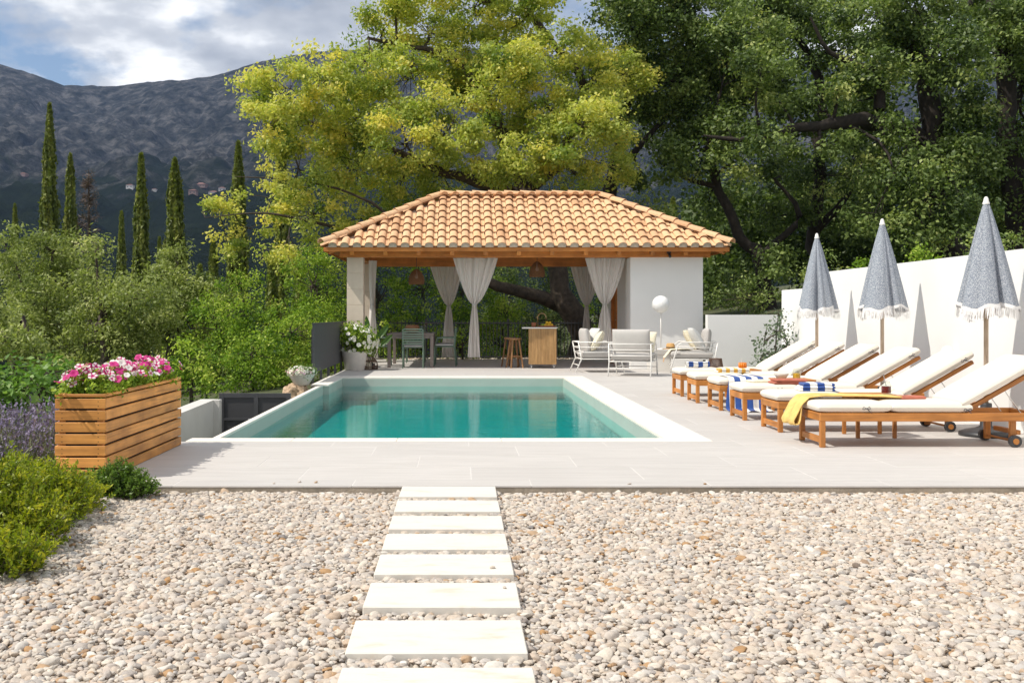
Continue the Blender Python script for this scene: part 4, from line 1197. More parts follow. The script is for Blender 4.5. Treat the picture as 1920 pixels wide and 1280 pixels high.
# ------------------------------------------------------------------ kitchen island, stools
ki = empty('kitchen_island', (1.80, 22.35, 0), R(-6), 'oak slatted kitchen island on castors with a white worktop', 'kitchen island')
MB().box((-0.29, -0.33, 0.085), (0.29, 0.33, 0.845)).build('cabinet', M['oak'], ki)
rm = MB().cbox((-0.0095, -0.012, 0.0), (0.0095, 0.0, 0.76), 0.003).mesh('batten', M['oak'])
for i in range(28): link_mesh('batten', rm, None, ki).location = (-0.28 + i * 0.0207, -0.3302, 0.085)
for i in range(30):
    o = link_mesh('batten', rm, None, ki); o.location = (-0.2902, 0.32 - i * 0.0215, 0.085); o.rotation_euler.z = -math.pi/2
MB().cbox((-0.44, -0.355, 0.846), (0.31, 0.355, 0.872), 0.003).build('worktop', M['white_paint'], ki)
for sx in (-1, 1):
    for sy in (-1, 1):
        c_ = MB().tube([(sx*0.24 - 0.013, sy*0.27, 0.036), (sx*0.24 + 0.013, sy*0.27, 0.036)], 0.036, 14).build('castor', M['steel'], ki)
        MB().box((sx*0.24 - 0.02, sy*0.27 - 0.02, 0.0725), (sx*0.24 + 0.02, sy*0.27 + 0.02, 0.0845)).tube([(sx*0.24 - 0.018, sy*0.27, 0.036), (sx*0.24 - 0.018, sy*0.27, 0.073)], 0.004).tube([(sx*0.24 + 0.018, sy*0.27, 0.036), (sx*0.24 + 0.018, sy*0.27, 0.073)], 0.004).build('fork', M['steel'], c_)
arc = [(-0.12, 0.15, 0.872), (-0.12, 0.15, 1.08)] + [(-0.12 + 0.09 * (1 - math.cos(a_)), 0.15, 1.08 + 0.09 * math.sin(a_)) for a_ in np.linspace(0.2, math.pi, 9)] + [(0.06, 0.15, 1.03)]
tp = MB().tube(arc, 0.013, 10).build('tap', M['brass'], ki, True)
MB().tube([(-0.12, 0.15, 1.06), (-0.16, 0.15, 1.09)], 0.007, 8).build('tap_lever', M['brass'], tp)
tray = MB().lathe([(0.001, 0), (0.17, 0), (0.20, 0.035), (0.192, 0.035), (0.165, 0.008), (0.001, 0.008)], 24).build('fruit_tray', M['terracotta'], None, True)
tray.location = (1.88, 22.3, 0.8725); tray.scale = (1.0, 0.8, 1); tag(tray, 'shallow brown tray of fruit on the kitchen island', 'tray')
fm = MB().lathe([(0.001, -0.036), (0.018, -0.03), (0.032, -0.012), (0.034, 0.006), (0.024, 0.026), (0.008, 0.036), (0.001, 0.04)], 14)
fl, fg = fm.mesh('lemon', M['lemon'], True), fm.mesh('lime', M['lime'], True)
for i, (x, y, k, z) in enumerate([(-0.10, -0.04, 1, 0), (-0.035, -0.05, 0, 0), (0.035, -0.05, 0, 0), (0.10, -0.03, 0, 0), (-0.06, 0.04, 1, 0), (0.02, 0.04, 0, 0), (0.0, -0.01, 0, 0.052), (0.06, 0.0, 0, 0.05)]):
    o = link_mesh('lime' if k else 'lemon', fg if k else fl, None, None); o.location = (1.88 + x, 22.3 + y, 0.917 + z); o.rotation_euler = (1.4, rnd.uniform(0, 3), rnd.uniform(0, 6))
    tag(o, 'small green lime in the fruit tray on the island' if k else 'yellow lemon in the fruit tray on the island', 'lime' if k else 'lemon', 'limes in the tray' if k else 'lemons in the tray')
pot_ = MB().lathe([(0.001, 0), (0.045, 0), (0.058, 0.10), (0.052, 0.10), (0.04, 0.01), (0.001, 0.01)], 18).build('clay_pot', M['terracotta'], None, True)
pot_.location = (1.60, 22.35, 0.8725); tag(pot_, 'small reddish clay pot beside the tap on the island', 'pot')
def make_stool():
    t = empty('bar_stool', (0, 0, 0))
    MB().lathe([(0.001, 0.60), (0.135, 0.60), (0.145, 0.61), (0.145, 0.632), (0.138, 0.64), (0.001, 0.637)], 26).build('seat', M['stoolwood'], t, True)
    for k in range(4):
        a_ = math.pi/4 + k * math.pi/2
        MB().tube([(0.195*math.cos(a_), 0.195*math.sin(a_), 0), (0.10*math.cos(a_), 0.10*math.sin(a_), 0.605)], [0.018, 0.022], 8).build('leg', M['stoolwood'], t)
        b_ = a_ + math.pi/2; z = 0.20 if k % 2 else 0.25; r_ = 0.195 - 0.095 * z / 0.605
        MB().tube([(r_*math.cos(a_), r_*math.sin(a_), z), (r_*math.cos(b_), r_*math.sin(b_), z)], 0.012, 8).build('rung', M['stoolwood'], t)
    return t
s1 = make_stool(); s1.location = (1.18, 22.25, 0); s1.rotation_euler.z = R(20); tag(s1, 'dark wooden bar stool in front, left of the kitchen island', 'stool', 'bar stools at the island')
s2 = copy_tree(s1); s2.location = (1.12, 22.85, 0); s2.rotation_euler.z = R(50); tag(s2, 'dark wooden bar stool partly hidden behind the front one', 'stool', 'bar stools at the island')

# ------------------------------------------------------------------ lounge chairs
def lounge(name, loc, rz, w, label, pillows):
    t = empty(name, (*loc, 0), rz, label, 'armchair', 'white lounge chairs by the pavilion')     # faces +Y
    d = 0.80; h = w / 2
    wm = M['white_paint']; r_ = 0.0125
    for s in (-1, 1):
        f = MB()
        f.tube([(s*h, -d/2 - 0.12, 0.0), (s*h, -d/2, 0.27), (s*h, -d/2 - 0.06, 0.60)], r_, 8)
        f.tube([(s*h, d/2 + 0.05, 0.0), (s*h, d/2 - 0.02, 0.27), (s*h, d/2 - 0.10, 0.545), (s*h, d/2 - 0.17, 0.60), (s*h, -d/2 - 0.06, 0.60)], r_, 8)
        f.build('side_frame', wm, t, True)
        for z in (0.27, 0.40, 0.50):
            y0 = -d/2 - 0.06 * (z - 0.27) / 0.33
            y1 = d/2 - 0.02 - 0.08 * (z - 0.27) / 0.275
            MB().tube([(s*h, y0, z), (s*h, y1, z)], 0.009, 6).build('arm_rail', wm, t, True)
    for z in (0.15, 0.27, 0.38, 0.49, 0.60):
        y0 = -d/2 - 0.06 * (z - 0.27) / 0.33 if z >= 0.27 else -d/2 - 0.12 * (0.27 - z) / 0.27
        MB().tube([(-h, y0, z), (h, y0, z)], 0.010, 6).build('back_rail', wm, t, True)
    for z, y0 in ((0.15, d/2 + 0.02), (0.27, d/2 - 0.02)):
        MB().tube([(-h, y0, z), (h, y0, z)], 0.010, 6).build('front_rail', wm, t, True)
    pl = MB().box((-h + 0.02, -d/2 + 0.01, 0.262), (h - 0.02, d/2 - 0.03, 0.280)); pl.build('seat_platform', wm, t)
    xform(cushion(w - 0.05, d + 0.02, 0.17, p=9, e=0.28, sag=0.02), T_((0, 0.03, 0.365))).build('seat_cushion', M['grey_cushion'], t, True)
    xform(cushion(w - 0.08, 0.46, 0.17, p=4, e=0.4), T_((0, -d/2 + 0.13, 0.64)) @ RX(R(97))).build('back_cushion', M['grey_cushion'], t, True)
    for (x, y, z, a, b, s_, m_) in pillows:
        xform(cushion(s_, s_, 0.17, p=2.6, e=0.55), T_((x, y, z)) @ RZm(b) @ RX(a)).build('pillow', M[m_], t, True)
    return t
lounge('lounge_armchair', (2.78, 20.75), R(-88), 0.80, 'white tube-frame armchair with pillows, left of the lounge group', [(-0.15, -0.12, 0.66, R(65), R(12), 0.46, 'light_cushion'), (0.2, -0.05, 0.62, R(60), R(-14), 0.44, 'cream_cushion')])
lounge('lounge_armchair', (3.28, 19.55), R(-18), 0.78, 'white tube-frame armchair turned with its back to the camera', [(0.22, -0.06, 0.63, R(62), R(-10), 0.42, 'cream_cushion')])
cch = lounge('lounge_armchair', (4.62, 20.6), R(82), 0.85, 'white tube-frame armchair with a straw hat, in front of the low wall', [(-0.18, -0.08, 0.66, R(60), R(8), 0.5, 'light_cushion'), (0.16, 0.0, 0.64, R(55), R(-12), 0.46, 'cream_cushion')])
blk_ = MB().grid(lambda u, v: (-0.38 + 0.30 * u, 0.05 + 0.5 * v - 0.02*math.sin(u*7), 0.462 + 0.008 * math.sin(u * 11 + v * 6) - (0.16 * max(0, v - 0.75) / 0.25)), 20, 24)
bl = empty('fringed_blanket', (4.62, 20.6, 0), R(82), 'cream blanket with a fringe over the seat of the armchair by the low wall', 'blanket')
blk_.build('blanket_cloth', M['cream_cushion'], bl, True)
fg_ = MB()
for i in range(26):
    x = -0.38 + 0.30 * i / 25
    fg_.tube([(x, 0.552, 0.30), (x + rnd.uniform(-0.006, 0.006), 0.57, 0.21)], 0.004, 4)
fg_.build('blanket_fringe', mat_plain('fringe_tan', (0.62, 0.42, 0.27), 0.9, 0.1), bl)
hat = empty('straw_hat', (4.22, 20.72, 0.452), 0, 'tan straw hat with a dark band on the armchair seat', 'hat')
MB().lathe([(0.15, 0.012), (0.155, 0.004), (0.13, 0.012), (0.085, 0.02), (0.083, 0.09), (0.07, 0.115), (0.035, 0.122), (0.001, 0.115)], 26).build('hat_body', M['straw'], hat, True)
MB().lathe([(0.0865, 0.022), (0.0855, 0.045)], 26).build('hat_band', M['dark_line'], hat)
# cube table and globe lamp
ct = empty('cube_table', (4.08, 21.25, 0), 0, 'white cube side table with a grey top slab under the globe lamp', 'side table')
MB().cbox((-0.20, -0.2, 0), (0.20, 0.2, 0.33), 0.006).build('cube_body', M['white_paint'], ct)
MB().cbox((-0.225, -0.225, 0.3305), (0.225, 0.225, 0.43), 0.005).build('cube_top', M['plaster_grey'], ct)
gl = empty('globe_lamp', (4.13, 21.25, 0.4305), 0, 'white globe lamp on a thin stem standing on the cube table', 'lamp')
MB().lathe([(0.001, 0), (0.085, 0), (0.085, 0.012), (0.02, 0.022), (0.011, 0.03)], 22).build('lamp_foot', M['white_paint'], gl, True)
MB().tube([(0, 0, 0.02), (0, 0, 0.77)], 0.011, 10).build('stem', M['white_paint'], gl, True)
MB().lathe([(0.001, 0.75)] + [(0.178 * math.sin(a_), 0.925 - 0.178 * math.cos(a_)) for a_ in np.linspace(0.12, math.pi - 0.02, 22)], 32).build('globe', M['globe'], gl, True)
# lanterns
def lantern(x, y, label, h, r0, r1, taper):
    t = empty('wicker_lantern', (x, y, 0), 0, label, 'lantern', 'dark wicker lanterns')
    m = MB()
    def rad(z):
        k = z / h
        return (r0 + (r1 - r0) * k) if taper else r0 * (0.72 + 0.55 * math.sin(math.pi * min(1, (k * 0.8 + 0.2))) - 0.35 * k)
    for i in range(34):
        a_ = 2 * math.pi * i / 34
        m.tube([(rad(z) * math.cos(a_), rad(z) * math.sin(a_), z) for z in np.linspace(0.01, h, 8)], 0.005, 5)
    for z in (0.012, h * 0.22, h * 0.6, h): m.tube([(rad(z) * math.cos(a_), rad(z) * math.sin(a_), z) for a_ in np.linspace(0, 2*math.pi, 24, endpoint=False)], 0.008, 5, closed=True)
    m.build('cage', M['wicker'], t)
    MB().lathe([(0.001, 0.008), (0.06, 0.008), (0.06, 0.13), (0.001, 0.13)], 18).build('candle', M['cream_cushion'], t, True)
    MB().lathe([(0.001, 0.0), (rad(0) * 0.98, 0.0), (rad(0) * 0.98, 0.008), (0.001, 0.0079)], 24).build('base', M['wicker'], t)
lantern(4.55, 18.4, 'tapering dark wicker lantern beside the farthest lounger', 0.36, 0.165, 0.105, True)
lantern(-1.90, 21.55, 'rounded dark wicker lantern beside the big white flower pot', 0.30, 0.17, 0.1, False)

# ------------------------------------------------------------------ fences
fp = empty('screen_fence', (-2.46, 20.1, 0), 0, 'dark grey solid fence panel left of the stone pillars', 'fence')
MB().box((-0.012, -2.75, 0.16), (0.012, 2.7, 0.98)).build('panel', M['anthracite'], fp)
for y in (-2.55, -1.5, -0.45, 0.6, 1.65, 2.6): MB().box((-0.055, y - 0.025, -0.28), (-0.0125, y + 0.025, 0.90)).build('post', M['iron'], fp)
MB().box((-0.022, -2.76, 0.981), (0.022, 2.71, 1.0)).build('top_rail', M['anthracite'], fp)
bf = empty('railing_fence', (1.2, 27.75, 0), 0, 'dark metal railing with vertical bars behind the pavilion', 'fence')
m = MB()
for i in range(92): m.box((-4.2 + i * 0.095, -0.006, -0.08), (-4.182 + i * 0.095, 0.006, 0.99))
o = m.build('railing_bar', M['iron'], bf); tag(o, kind='stuff')
MB().box((-4.3, -0.018, 0.0), (4.6, -0.0065, 0.035)).box((-4.3, -0.018, 0.90), (4.6, -0.0065, 0.935)).build('rail', M['iron'], bf)
for x in (-4.3, -2.1, 0.1, 2.3, 4.5): MB().box((x - 0.03, 0.0065, -0.12), (x + 0.03, 0.0665, 1.03)).build('post', M['iron'], bf)

# ------------------------------------------------------------------ flower box
FX0, FX1, FY0, FY1 = -2.795, -2.445, 7.14, 9.08
fb = empty('flower_box', ((FX0+FX1)/2, (FY0+FY1)/2, 0), 0, 'long slatted wooden flower box at the left edge of the deck', 'planter')
hx, hy = (FX1-FX0)/2, (FY1-FY0)/2
core = MB()
core.box((-hx + 0.03, -hy + 0.03, 0.02), (hx - 0.03, hy - 0.03, 0.50))
core.build('liner', M['dark_line'], fb)
zs = [0.0 + i * 0.0815 for i in range(7)]
sf = MB().cbox((-hx, -0.0115, 0.004), (hx, 0.0115, 0.072), 0.003).mesh('slat', M['larch'])
sl_ = MB().cbox((-0.0115, -hy + 0.0235, 0.004), (0.0115, hy - 0.0235, 0.072), 0.003).mesh('slat', M['larch_y'])
for z in zs:
    for y in (-hy + 0.0115, hy - 0.0115): 
        o = link_mesh('slat', sf, None, fb); o.location = (rnd.uniform(-0.002, 0.002), y, z)
    for x in (-hx + 0.0115, hx - 0.0115):
        o = link_mesh('slat', sl_, None, fb); o.location = (x, 0, z + rnd.uniform(-0.002, 0.002)); o.rotation_euler.x = R(rnd.uniform(-0.06, 0.06))
for x in (-hx + 0.045, hx - 0.045):
    for y in (-hy + 0.045, hy - 0.045): MB().box((x - 0.02, y - 0.02, 0.0), (x + 0.02, y + 0.02, 0.55)).build('corner_post', M['larch_y'], fb)
tr = MB()
tr.cbox((-hx, -hy, 0.5715), (hx, -hy + 0.045, 0.592), 0.003); tr.cbox((-hx, hy - 0.045, 0.5715), (hx, hy, 0.592), 0.003)
tr.build('top_trim', M['larch'], fb)
tr = MB(); tr.cbox((-hx, -hy + 0.0455, 0.5715), (-hx + 0.045, hy - 0.0455, 0.592), 0.003); tr.cbox((hx - 0.045, -hy + 0.0455, 0.5715), (hx, hy - 0.0455, 0.592), 0.003)
tr.build('top_trim', M['larch_y'], fb)
sc_m = MB()
for z in zs:
    for x in (-hx + 0.05, hx - 0.05):
        for dz in (0.02, 0.053): sc_m.tube([(x, -hy - 0.0006, z + dz), (x, -hy + 0.004, z + dz)], 0.0035, 6)
o = sc_m.build('screw', M['dark_line'], fb); tag(o, kind='stuff')
MB().grid(lambda u, v: (-hx + 0.03 + (2*hx - 0.06) * u, -hy + 0.03 + (2*hy - 0.06) * v, 0.53 + 0.01 * math.sin(u * 5 + v * 17)), 6, 20).build('soil', M['soil'], fb)

# ------------------------------------------------------------------ flower pots, boulder
def pot(name, loc, prof, label):
    o = MB().lathe(prof, 32).build(name, M['concrete_pot'], None, True); o.location = loc; return tag(o, label, 'pot')
bp = W(665, 693, 21.35)
pot('flower_pot', (bp.x, 21.35, 0.0), [(0.001, 0), (0.19, 0), (0.20, 0.01), (0.265, 0.36), (0.268, 0.385), (0.245, 0.385), (0.235, 0.34), (0.001, 0.33)], 'large pale pot of white flowers in front of the stone pillar')
sp_ = W(569, 722, 16.6)
pot('flower_pot', (sp_.x - 0.02, 16.55, 0.012), [(0.001, 0), (0.10, 0), (0.12, 0.02), (0.205, 0.16), (0.215, 0.185), (0.195, 0.185), (0.18, 0.15), (0.001, 0.14)], 'small tapered pot of pink-white flowers standing on the boulder')
bpot = bmesh.new(); bmesh.ops.create_icosphere(bpot, subdivisions=4, radius=1)
for v in bpot.verts:
    from mathutils import noise as mn
    c_ = v.co.copy(); v.co = Vector((math.copysign(min(abs(c_.x), 0.8), c_.x), math.copysign(min(abs(c_.y), 0.8), c_.y), math.copysign(min(abs(c_.z), 0.72), c_.z)))
    v.co += c_ * 0.22 * (mn.noise(c_ * 2.3) + 0.5 * mn.noise(c_ * 6))
me = bpy.data.meshes.new('boulder'); bpot.to_mesh(me); bpot.free(); me.materials.append(mat_plain('boulder_mat', (0.50, 0.36, 0.24), 0.9, 0.35, 6, 0.8, bscale=14))
o = link_mesh('boulder', me); o.location = (-2.63, 16.6, -0.22); o.scale = (0.24, 0.24, 0.32); tag(o, 'rough ochre boulder at the pool corner below the small pot', 'boulder')

# ------------------------------------------------------------------ far houses
def house(px, py, w, h, wall, roofc, label):
    p = mountain_at(px, py)
    t = empty('hillside_house', (p.x, p.y + w * 0.35, p.z - 2.0), R(rnd.uniform(-15, 15)), label, 'house', 'houses on the far hillside')
    d = w * 0.7
    hh = h + 2.0
    MB().box((-w/2, -d/2, 0), (w/2, d/2, hh)).build('wall', wall, t)
    MB().add([(-w/2 - .5, -d/2 - .5, hh + 0.02), (w/2 + .5, -d/2 - .5, hh + 0.02), (w/2 + .5, d/2 + .5, hh + 0.02), (-w/2 - .5, d/2 + .5, hh + 0.02), (-w/2 + d/2, 0, hh + w * 0.16), (w/2 - d/2, 0, hh + w * 0.16)], [(0,1,5,4),(1,2,5),(2,3,4,5),(3,0,4),(3,2,1,0)]).build('roof', roofc, t)
    n = max(2, int(w / 4))
    for i in range(n):
        x = -w/2 + (i + 0.5) * w / n
        for z in (hh - 2.3, hh - 5.2):
            if z > 2.2: MB().box((x - 0.6, -d/2 - 0.03, z - 0.8), (x + 0.6, -d/2 + 0.05, z + 0.8)).build('window', M['anthracite'], t)
wa = mat_plain('house_wall', (0.50, 0.49, 0.48), 0.9, 0.1); wb_ = mat_plain('house_wall_pink', (0.22, 0.15, 0.14), 0.9, 0.1); rf_ = mat_plain('house_roof', (0.20, 0.10, 0.085), 0.9, 0.2, 2)
house(243, 360, 9, 4.5, wa, rf_, 'white house standing alone left of the cypress on the far hill')
house(291, 360, 6, 3.5, wa, rf_, 'small cream house between two cypresses on the far hill')
house(372, 356, 17, 3, wb_, rf_, 'long red-roofed house at the top of the far hamlet')
house(363, 364, 8, 3.5, wb_, rf_, 'pink house below the long red-roofed one in the hamlet')
house(415, 358, 9, 3.2, wa, rf_, 'pale house at the right end of the far hamlet')
house(397, 367, 12, 2.2, wa, rf_, 'low white row with a red roof at the bottom of the hamlet')
house(40, 340, 14, 2.2, wb_, rf_, 'reddish building far left on the hillside')
# ------------------------------------------------------------------ vegetation
def unit(a): return a / np.maximum(np.linalg.norm(a, axis=-1, keepdims=True), 1e-9)
BIAS = np.array([0, 0, 0.55]) + 0.65 * np.array(SUN_DIR)      # leaves turn towards the light
def leaf_quads(C_, L, Wd, up=0.35, out=None, fold=0.25, d=None, lvar=0.45):
    """folded rhombic leaves at centres C_ -> (V, F)"""
    n = len(C_)
    nrm = unit(rng.normal(size=(n, 3)) + up * 2.0 * BIAS + (0 if out is None else out))
    if d is None: d = rng.normal(size=(n, 3))
    d = unit(d - nrm * np.sum(d * nrm, -1, keepdims=True))
    s = np.cross(nrm, d)
    l = (L * (1 + rng.uniform(-lvar, lvar, n)))[:, None] / 2
    w = (Wd * (1 + rng.uniform(-lvar, lvar, n)))[:, None] / 2
    V = np.stack([C_ - d * l, C_ + s * w + nrm * w * fold + d * l * 0.1, C_ + d * l, C_ - s * w + nrm * w * fold + d * l * 0.1], 1).reshape(-1, 3)
    F = np.arange(n * 4).reshape(n, 4)
    return V, F
class Foliage:
    def __init__(s): s.V = []; s.F = []; s.T = []; s.n = 0
    def add(s, V, F, T):
        s.V.append(V); s.F.append(F + s.n); s.T.append(np.broadcast_to(T, len(F)) if np.ndim(T) == 0 else T); s.n += len(V)
    def build(s, name, mat, parent=None):
        return link_mesh(name, np_mesh(name, np.concatenate(s.V), np.concatenate(s.F), mat, np.clip(np.concatenate(s.T), 0, 1)), None, parent)
class Wood:
    """branches: tapered tubes gathered in numpy"""
    def __init__(s): s.V = []; s.F = []; s.n = 0
    def tube(s, path, rad, sides=6):
        path = np.asarray(path, float); rad = np.asarray(rad, float); n = len(path)
        d = np.gradient(path, axis=0); d = unit(d)
        ref = np.where(np.abs(d[:, 2:3]) > 0.9, np.array([[1., 0, 0]]), np.array([[0, 0, 1.]]))
        u = unit(np.cross(d, ref)); w = np.cross(d, u)
        a = np.linspace(0, 2 * np.pi, sides, endpoint=False)
        V = path[:, None, :] + rad[:, None, None] * (u[:, None, :] * np.cos(a)[None, :, None] + w[:, None, :] * np.sin(a)[None, :, None])
        I = np.arange(n * sides).reshape(n, sides); J = np.roll(I, -1, 1)
        F = np.stack([I[:-1], J[:-1], J[1:], I[1:]], -1).reshape(-1, 4)
        s.V.append(V.reshape(-1, 3)); s.F.append(F + s.n); s.n += n * sides
    def build(s, name, mat, parent=None):
        return link_mesh(name, np_mesh(name, np.concatenate(s.V), np.concatenate(s.F), mat, smooth=True), None, parent)
def bend(a, b, n=6, wob=0.12, sag=0.0):
    a, b = np.asarray(a, float), np.asarray(b, float)
    t = np.linspace(0, 1, n)[:, None]
    L = np.linalg.norm(b - a)
    k = rng.normal(size=3) * wob * L
    return a + (b - a) * t + np.sin(t * np.pi) * (k + np.array([0, 0, sag * L])) + rng.normal(size=(n, 3)) * wob * 0.15 * L * np.sin(t * np.pi)
def resample(path, rad, step):
    path = np.asarray(path, float); rad = np.asarray(rad, float)
    # smooth by Catmull-Rom
    P = np.vstack([2 * path[0] - path[1], path, 2 * path[-1] - path[-2]])
    out, rr = [], []
    for i in range(len(path) - 1):
        m = max(2, int(np.linalg.norm(path[i+1] - path[i]) / step))
        for t in np.linspace(0, 1, m, endpoint=False):
            p0, p1, p2, p3 = P[i], P[i+1], P[i+2], P[i+3]
            out.append(0.5 * (2*p1 + (p2-p0)*t + (2*p0-5*p1+4*p2-p3)*t*t + (3*p1-p0-3*p2+p3)*t**3)); rr.append(rad[i] + (rad[i+1]-rad[i]) * t)
    out.append(path[-1]); rr.append(rad[-1])
    return np.array(out), np.array(rr)

def make_tree(name, label, cat, group, limbs, blobs, leafmat, barkmat, leaf=(0.11, 0.062), sub_r=0.38, subs=9.0, per=110, up=0.35, tone=0.5, tvar=0.15, hollow=0.35, flat=0.75, base=None, twig=True):
    """limbs: lists of (x,y,z,r) polylines, first is the trunk; blobs: (centre, (rx,ry,rz)[, density])"""
    b0 = limbs[0][0]
    org = np.array(b0[:3]) if base is None else np.array(base)
    t = empty(name, tuple(org), 0, label, cat, group)
    trunk, wood = Wood(), Wood()
    nodes = []
    for i, lm in enumerate(limbs):
        a = np.array(lm, float)
        p, r_ = resample(a[:, :3], a[:, 3], 0.35)
        wob_ = np.stack([np.convolve(rng.normal(size=len(p) + 6), np.ones(7) / 2.6, 'valid') for _ in range(3)], -1)
        wob_ = wob_ * np.minimum(1, np.arange(len(p)) / 4)[:, None]
        p = p + wob_ * (np.minimum(r_, 0.2) * 0.75)[:, None] + rng.normal(size=p.shape) * (r_ * 0.07)[:, None]
        r_ = r_ * (1 + rng.normal(0, 0.07, len(r_)))
        if i == 0: r_[0] *= 1.35
        (trunk if i == 0 else wood).tube(p - org, r_, 10 if a[0, 3] > 0.1 else 6)
        for q, rr in zip(p, r_): nodes.append((*q, rr))
    nodes = np.array(nodes)
    fo = Foliage()
    for bl in blobs:
        c, rad = np.array(bl[0], float), np.array(bl[1], float)
        dens = bl[2] if len(bl) > 2 else 1.0
        low = nodes[nodes[:, 3] < 0.25] if (nodes[:, 3] < 0.25).any() else nodes
        dist = np.linalg.norm(low[:, :3] - c, axis=1)
        nd = low[np.argmin(dist)]
        r0 = min(nd[3] * 0.7, 0.06)
        br = bend(nd[:3], c, 7, 0.10, 0.06)
        if twig: wood.tube(br - org, np.linspace(max(r0, 0.012), 0.012, 7), 5)
        area = (rad[0] * rad[1] + rad[0] * rad[2] + rad[1] * rad[2])
        k = max(4, int(subs * area * dens))
        dirs = unit(rng.normal(size=(k, 3)))
        rr = (hollow + (1 - hollow) * rng.random(k)) ** (1 / 2.2)
        S = c + dirs * rr[:, None] * rad
        S[:, 2] += rng.normal(0, 0.05, k)
        for q in S:
            if twig and rng.random() < 0.75:
                st = br[rng.integers(3, 7)]
                wood.tube(bend(st, q, 4, 0.12) - org, np.array([0.014, 0.010, 0.007, 0.004]), 3)
            n = int(per * rng.uniform(0.55, 1.35))
            sr = sub_r * rng.uniform(0.7, 1.25)
            off = rng.normal(size=(n, 3)) * 0.5 * np.array([1, 1, flat])
            ln = np.linalg.norm(off, axis=1, keepdims=True)
            off = off / np.maximum(ln, 1e-6) * np.minimum(ln, 1.25)
            V, F = leaf_quads(q + off * sr - org, leaf[0], leaf[1], up, out=unit(off) * 0.9)
            tb_ = tone + rng.normal(0, tvar)
            fo.add(V, F, tb_ + rng.normal(0, 0.13, n))
    trunk.build('trunk', barkmat, t)
    if wood.V: tag(wood.build('branches', barkmat, t), kind='stuff')
    fo.build('crown', leafmat, t)
    return t
def wp(px, py, Y, r=None):
    p = W(px, py, Y)
    return (p.x, p.y, p.z) if r is None else (p.x, p.y, p.z, r)
def pb_(px, py, Y, rpx, ry=None, sq=0.85, dens=1.0):
    k = Y / FPX
    return (wp(px, py, Y), (rpx * k, (ry if ry else rpx * k), rpx * k * sq), dens)

# --- the big yellow-green oak behind the pavilion
gz = lambda x, y: float(ground_z(np.array([x]), np.array([y]))[0])
bx_, by_ = 3.2, 28.6
oak_limbs = [
    [(bx_ + 0.1, by_, gz(bx_, by_) - 0.1, 0.40), wp(1088, 630, 28.6, 0.36), wp(1062, 560, 28.6, 0.33), wp(1030, 460, 28.8, 0.27), wp(985, 370, 29.2, 0.23)],
    [wp(1070, 580, 28.6, 0.22), wp(990, 552, 28.3, 0.19), wp(905, 530, 28.2, 0.13), wp(800, 455, 28.3, 0.09), wp(650, 430, 28.4, 0.05), wp(500, 400, 28.4, 0.028), wp(385, 408, 28.3, 0.008)],
    [wp(985, 370, 29.2, 0.2), wp(900, 345, 29.2, 0.16), wp(780, 300, 29.2, 0.11), wp(640, 255, 29.2, 0.07), wp(500, 205, 29.0, 0.03)],
    [wp(985, 370, 29.2, 0.2), wp(965, 250, 29.4, 0.17), wp(900, 140, 29.4, 0.13), wp(800, 95, 29.2, 0.08), wp(690, 70, 29.0, 0.04)],
    [wp(985, 370, 29.2, 0.2), wp(1060, 260, 29.6, 0.16), wp(1085, 150, 29.6, 0.12), wp(1010, 55, 29.5, 0.09), wp(950, -60, 29.5, 0.05)],
    [wp(800, 455, 28.3, 0.05), wp(700, 380, 28.0, 0.04), wp(580, 340, 27.8, 0.03), wp(440, 330, 27.8, 0.012)],
]
ob_ = []
for (x, y, r_, d_) in [(470, 175, 48, .7), (535, 165, 60, 1), (505, 235, 60, .9), (600, 150, 60, 1), (590, 235, 75, 1), (560, 315, 65, .8), (500, 370, 55, .45), (590, 400, 70, .6), (470, 430, 50, .35), (530, 470, 55, .4), (620, 470, 50, .5), (400, 395, 22, .45), (425, 455, 40, .25),
                       (680, 130, 70, 1), (670, 215, 75, 1), (660, 320, 75, 1), (690, 405, 60, .9), (720, 55, 60, .9), (765, 150, 80, 1), (760, 260, 80, 1), (750, 350, 60, 1), (800, 50, 75, 1), (830, 330, 60, 1), (850, 230, 80, 1), (870, 110, 70, .9), (890, 15, 80, 1), (920, 310, 60, 1), (940, 215, 70, 1),
                       (970, 50, 75, 1), (1000, 290, 60, 1), (1020, 190, 75, 1), (1080, 330, 50, .9), (1090, 240, 70, 1), (1110, 150, 75, 1), (1150, 220, 60, 1), (1140, 310, 50, .9), (1060, 90, 60, .8), (780, -40, 80, 1), (900, -80, 90, 1), (1020, -50, 80, 1), (940, 130, 60, 1), (985, 105, 55, .9), (895, 165, 55, 1), (1170, 140, 55, 1), (1050, 300, 50, 1)]:
    ob_.append(pb_(x, y, 28.7 + rng.uniform(-1.6, 1.6), r_, r_ * 0.0145 * 1.25, 0.8, d_))
make_tree('oak_tree', 'broad oak with sunlit yellow-green leaves rising behind the pavilion', 'tree', 'oaks behind the garden', oak_limbs, ob_, M['oakleaf'], M['bark'], (0.108, 0.064), 0.37, 8.0, 150, 0.35, 0.57, 0.23, 0.25, 0.6)

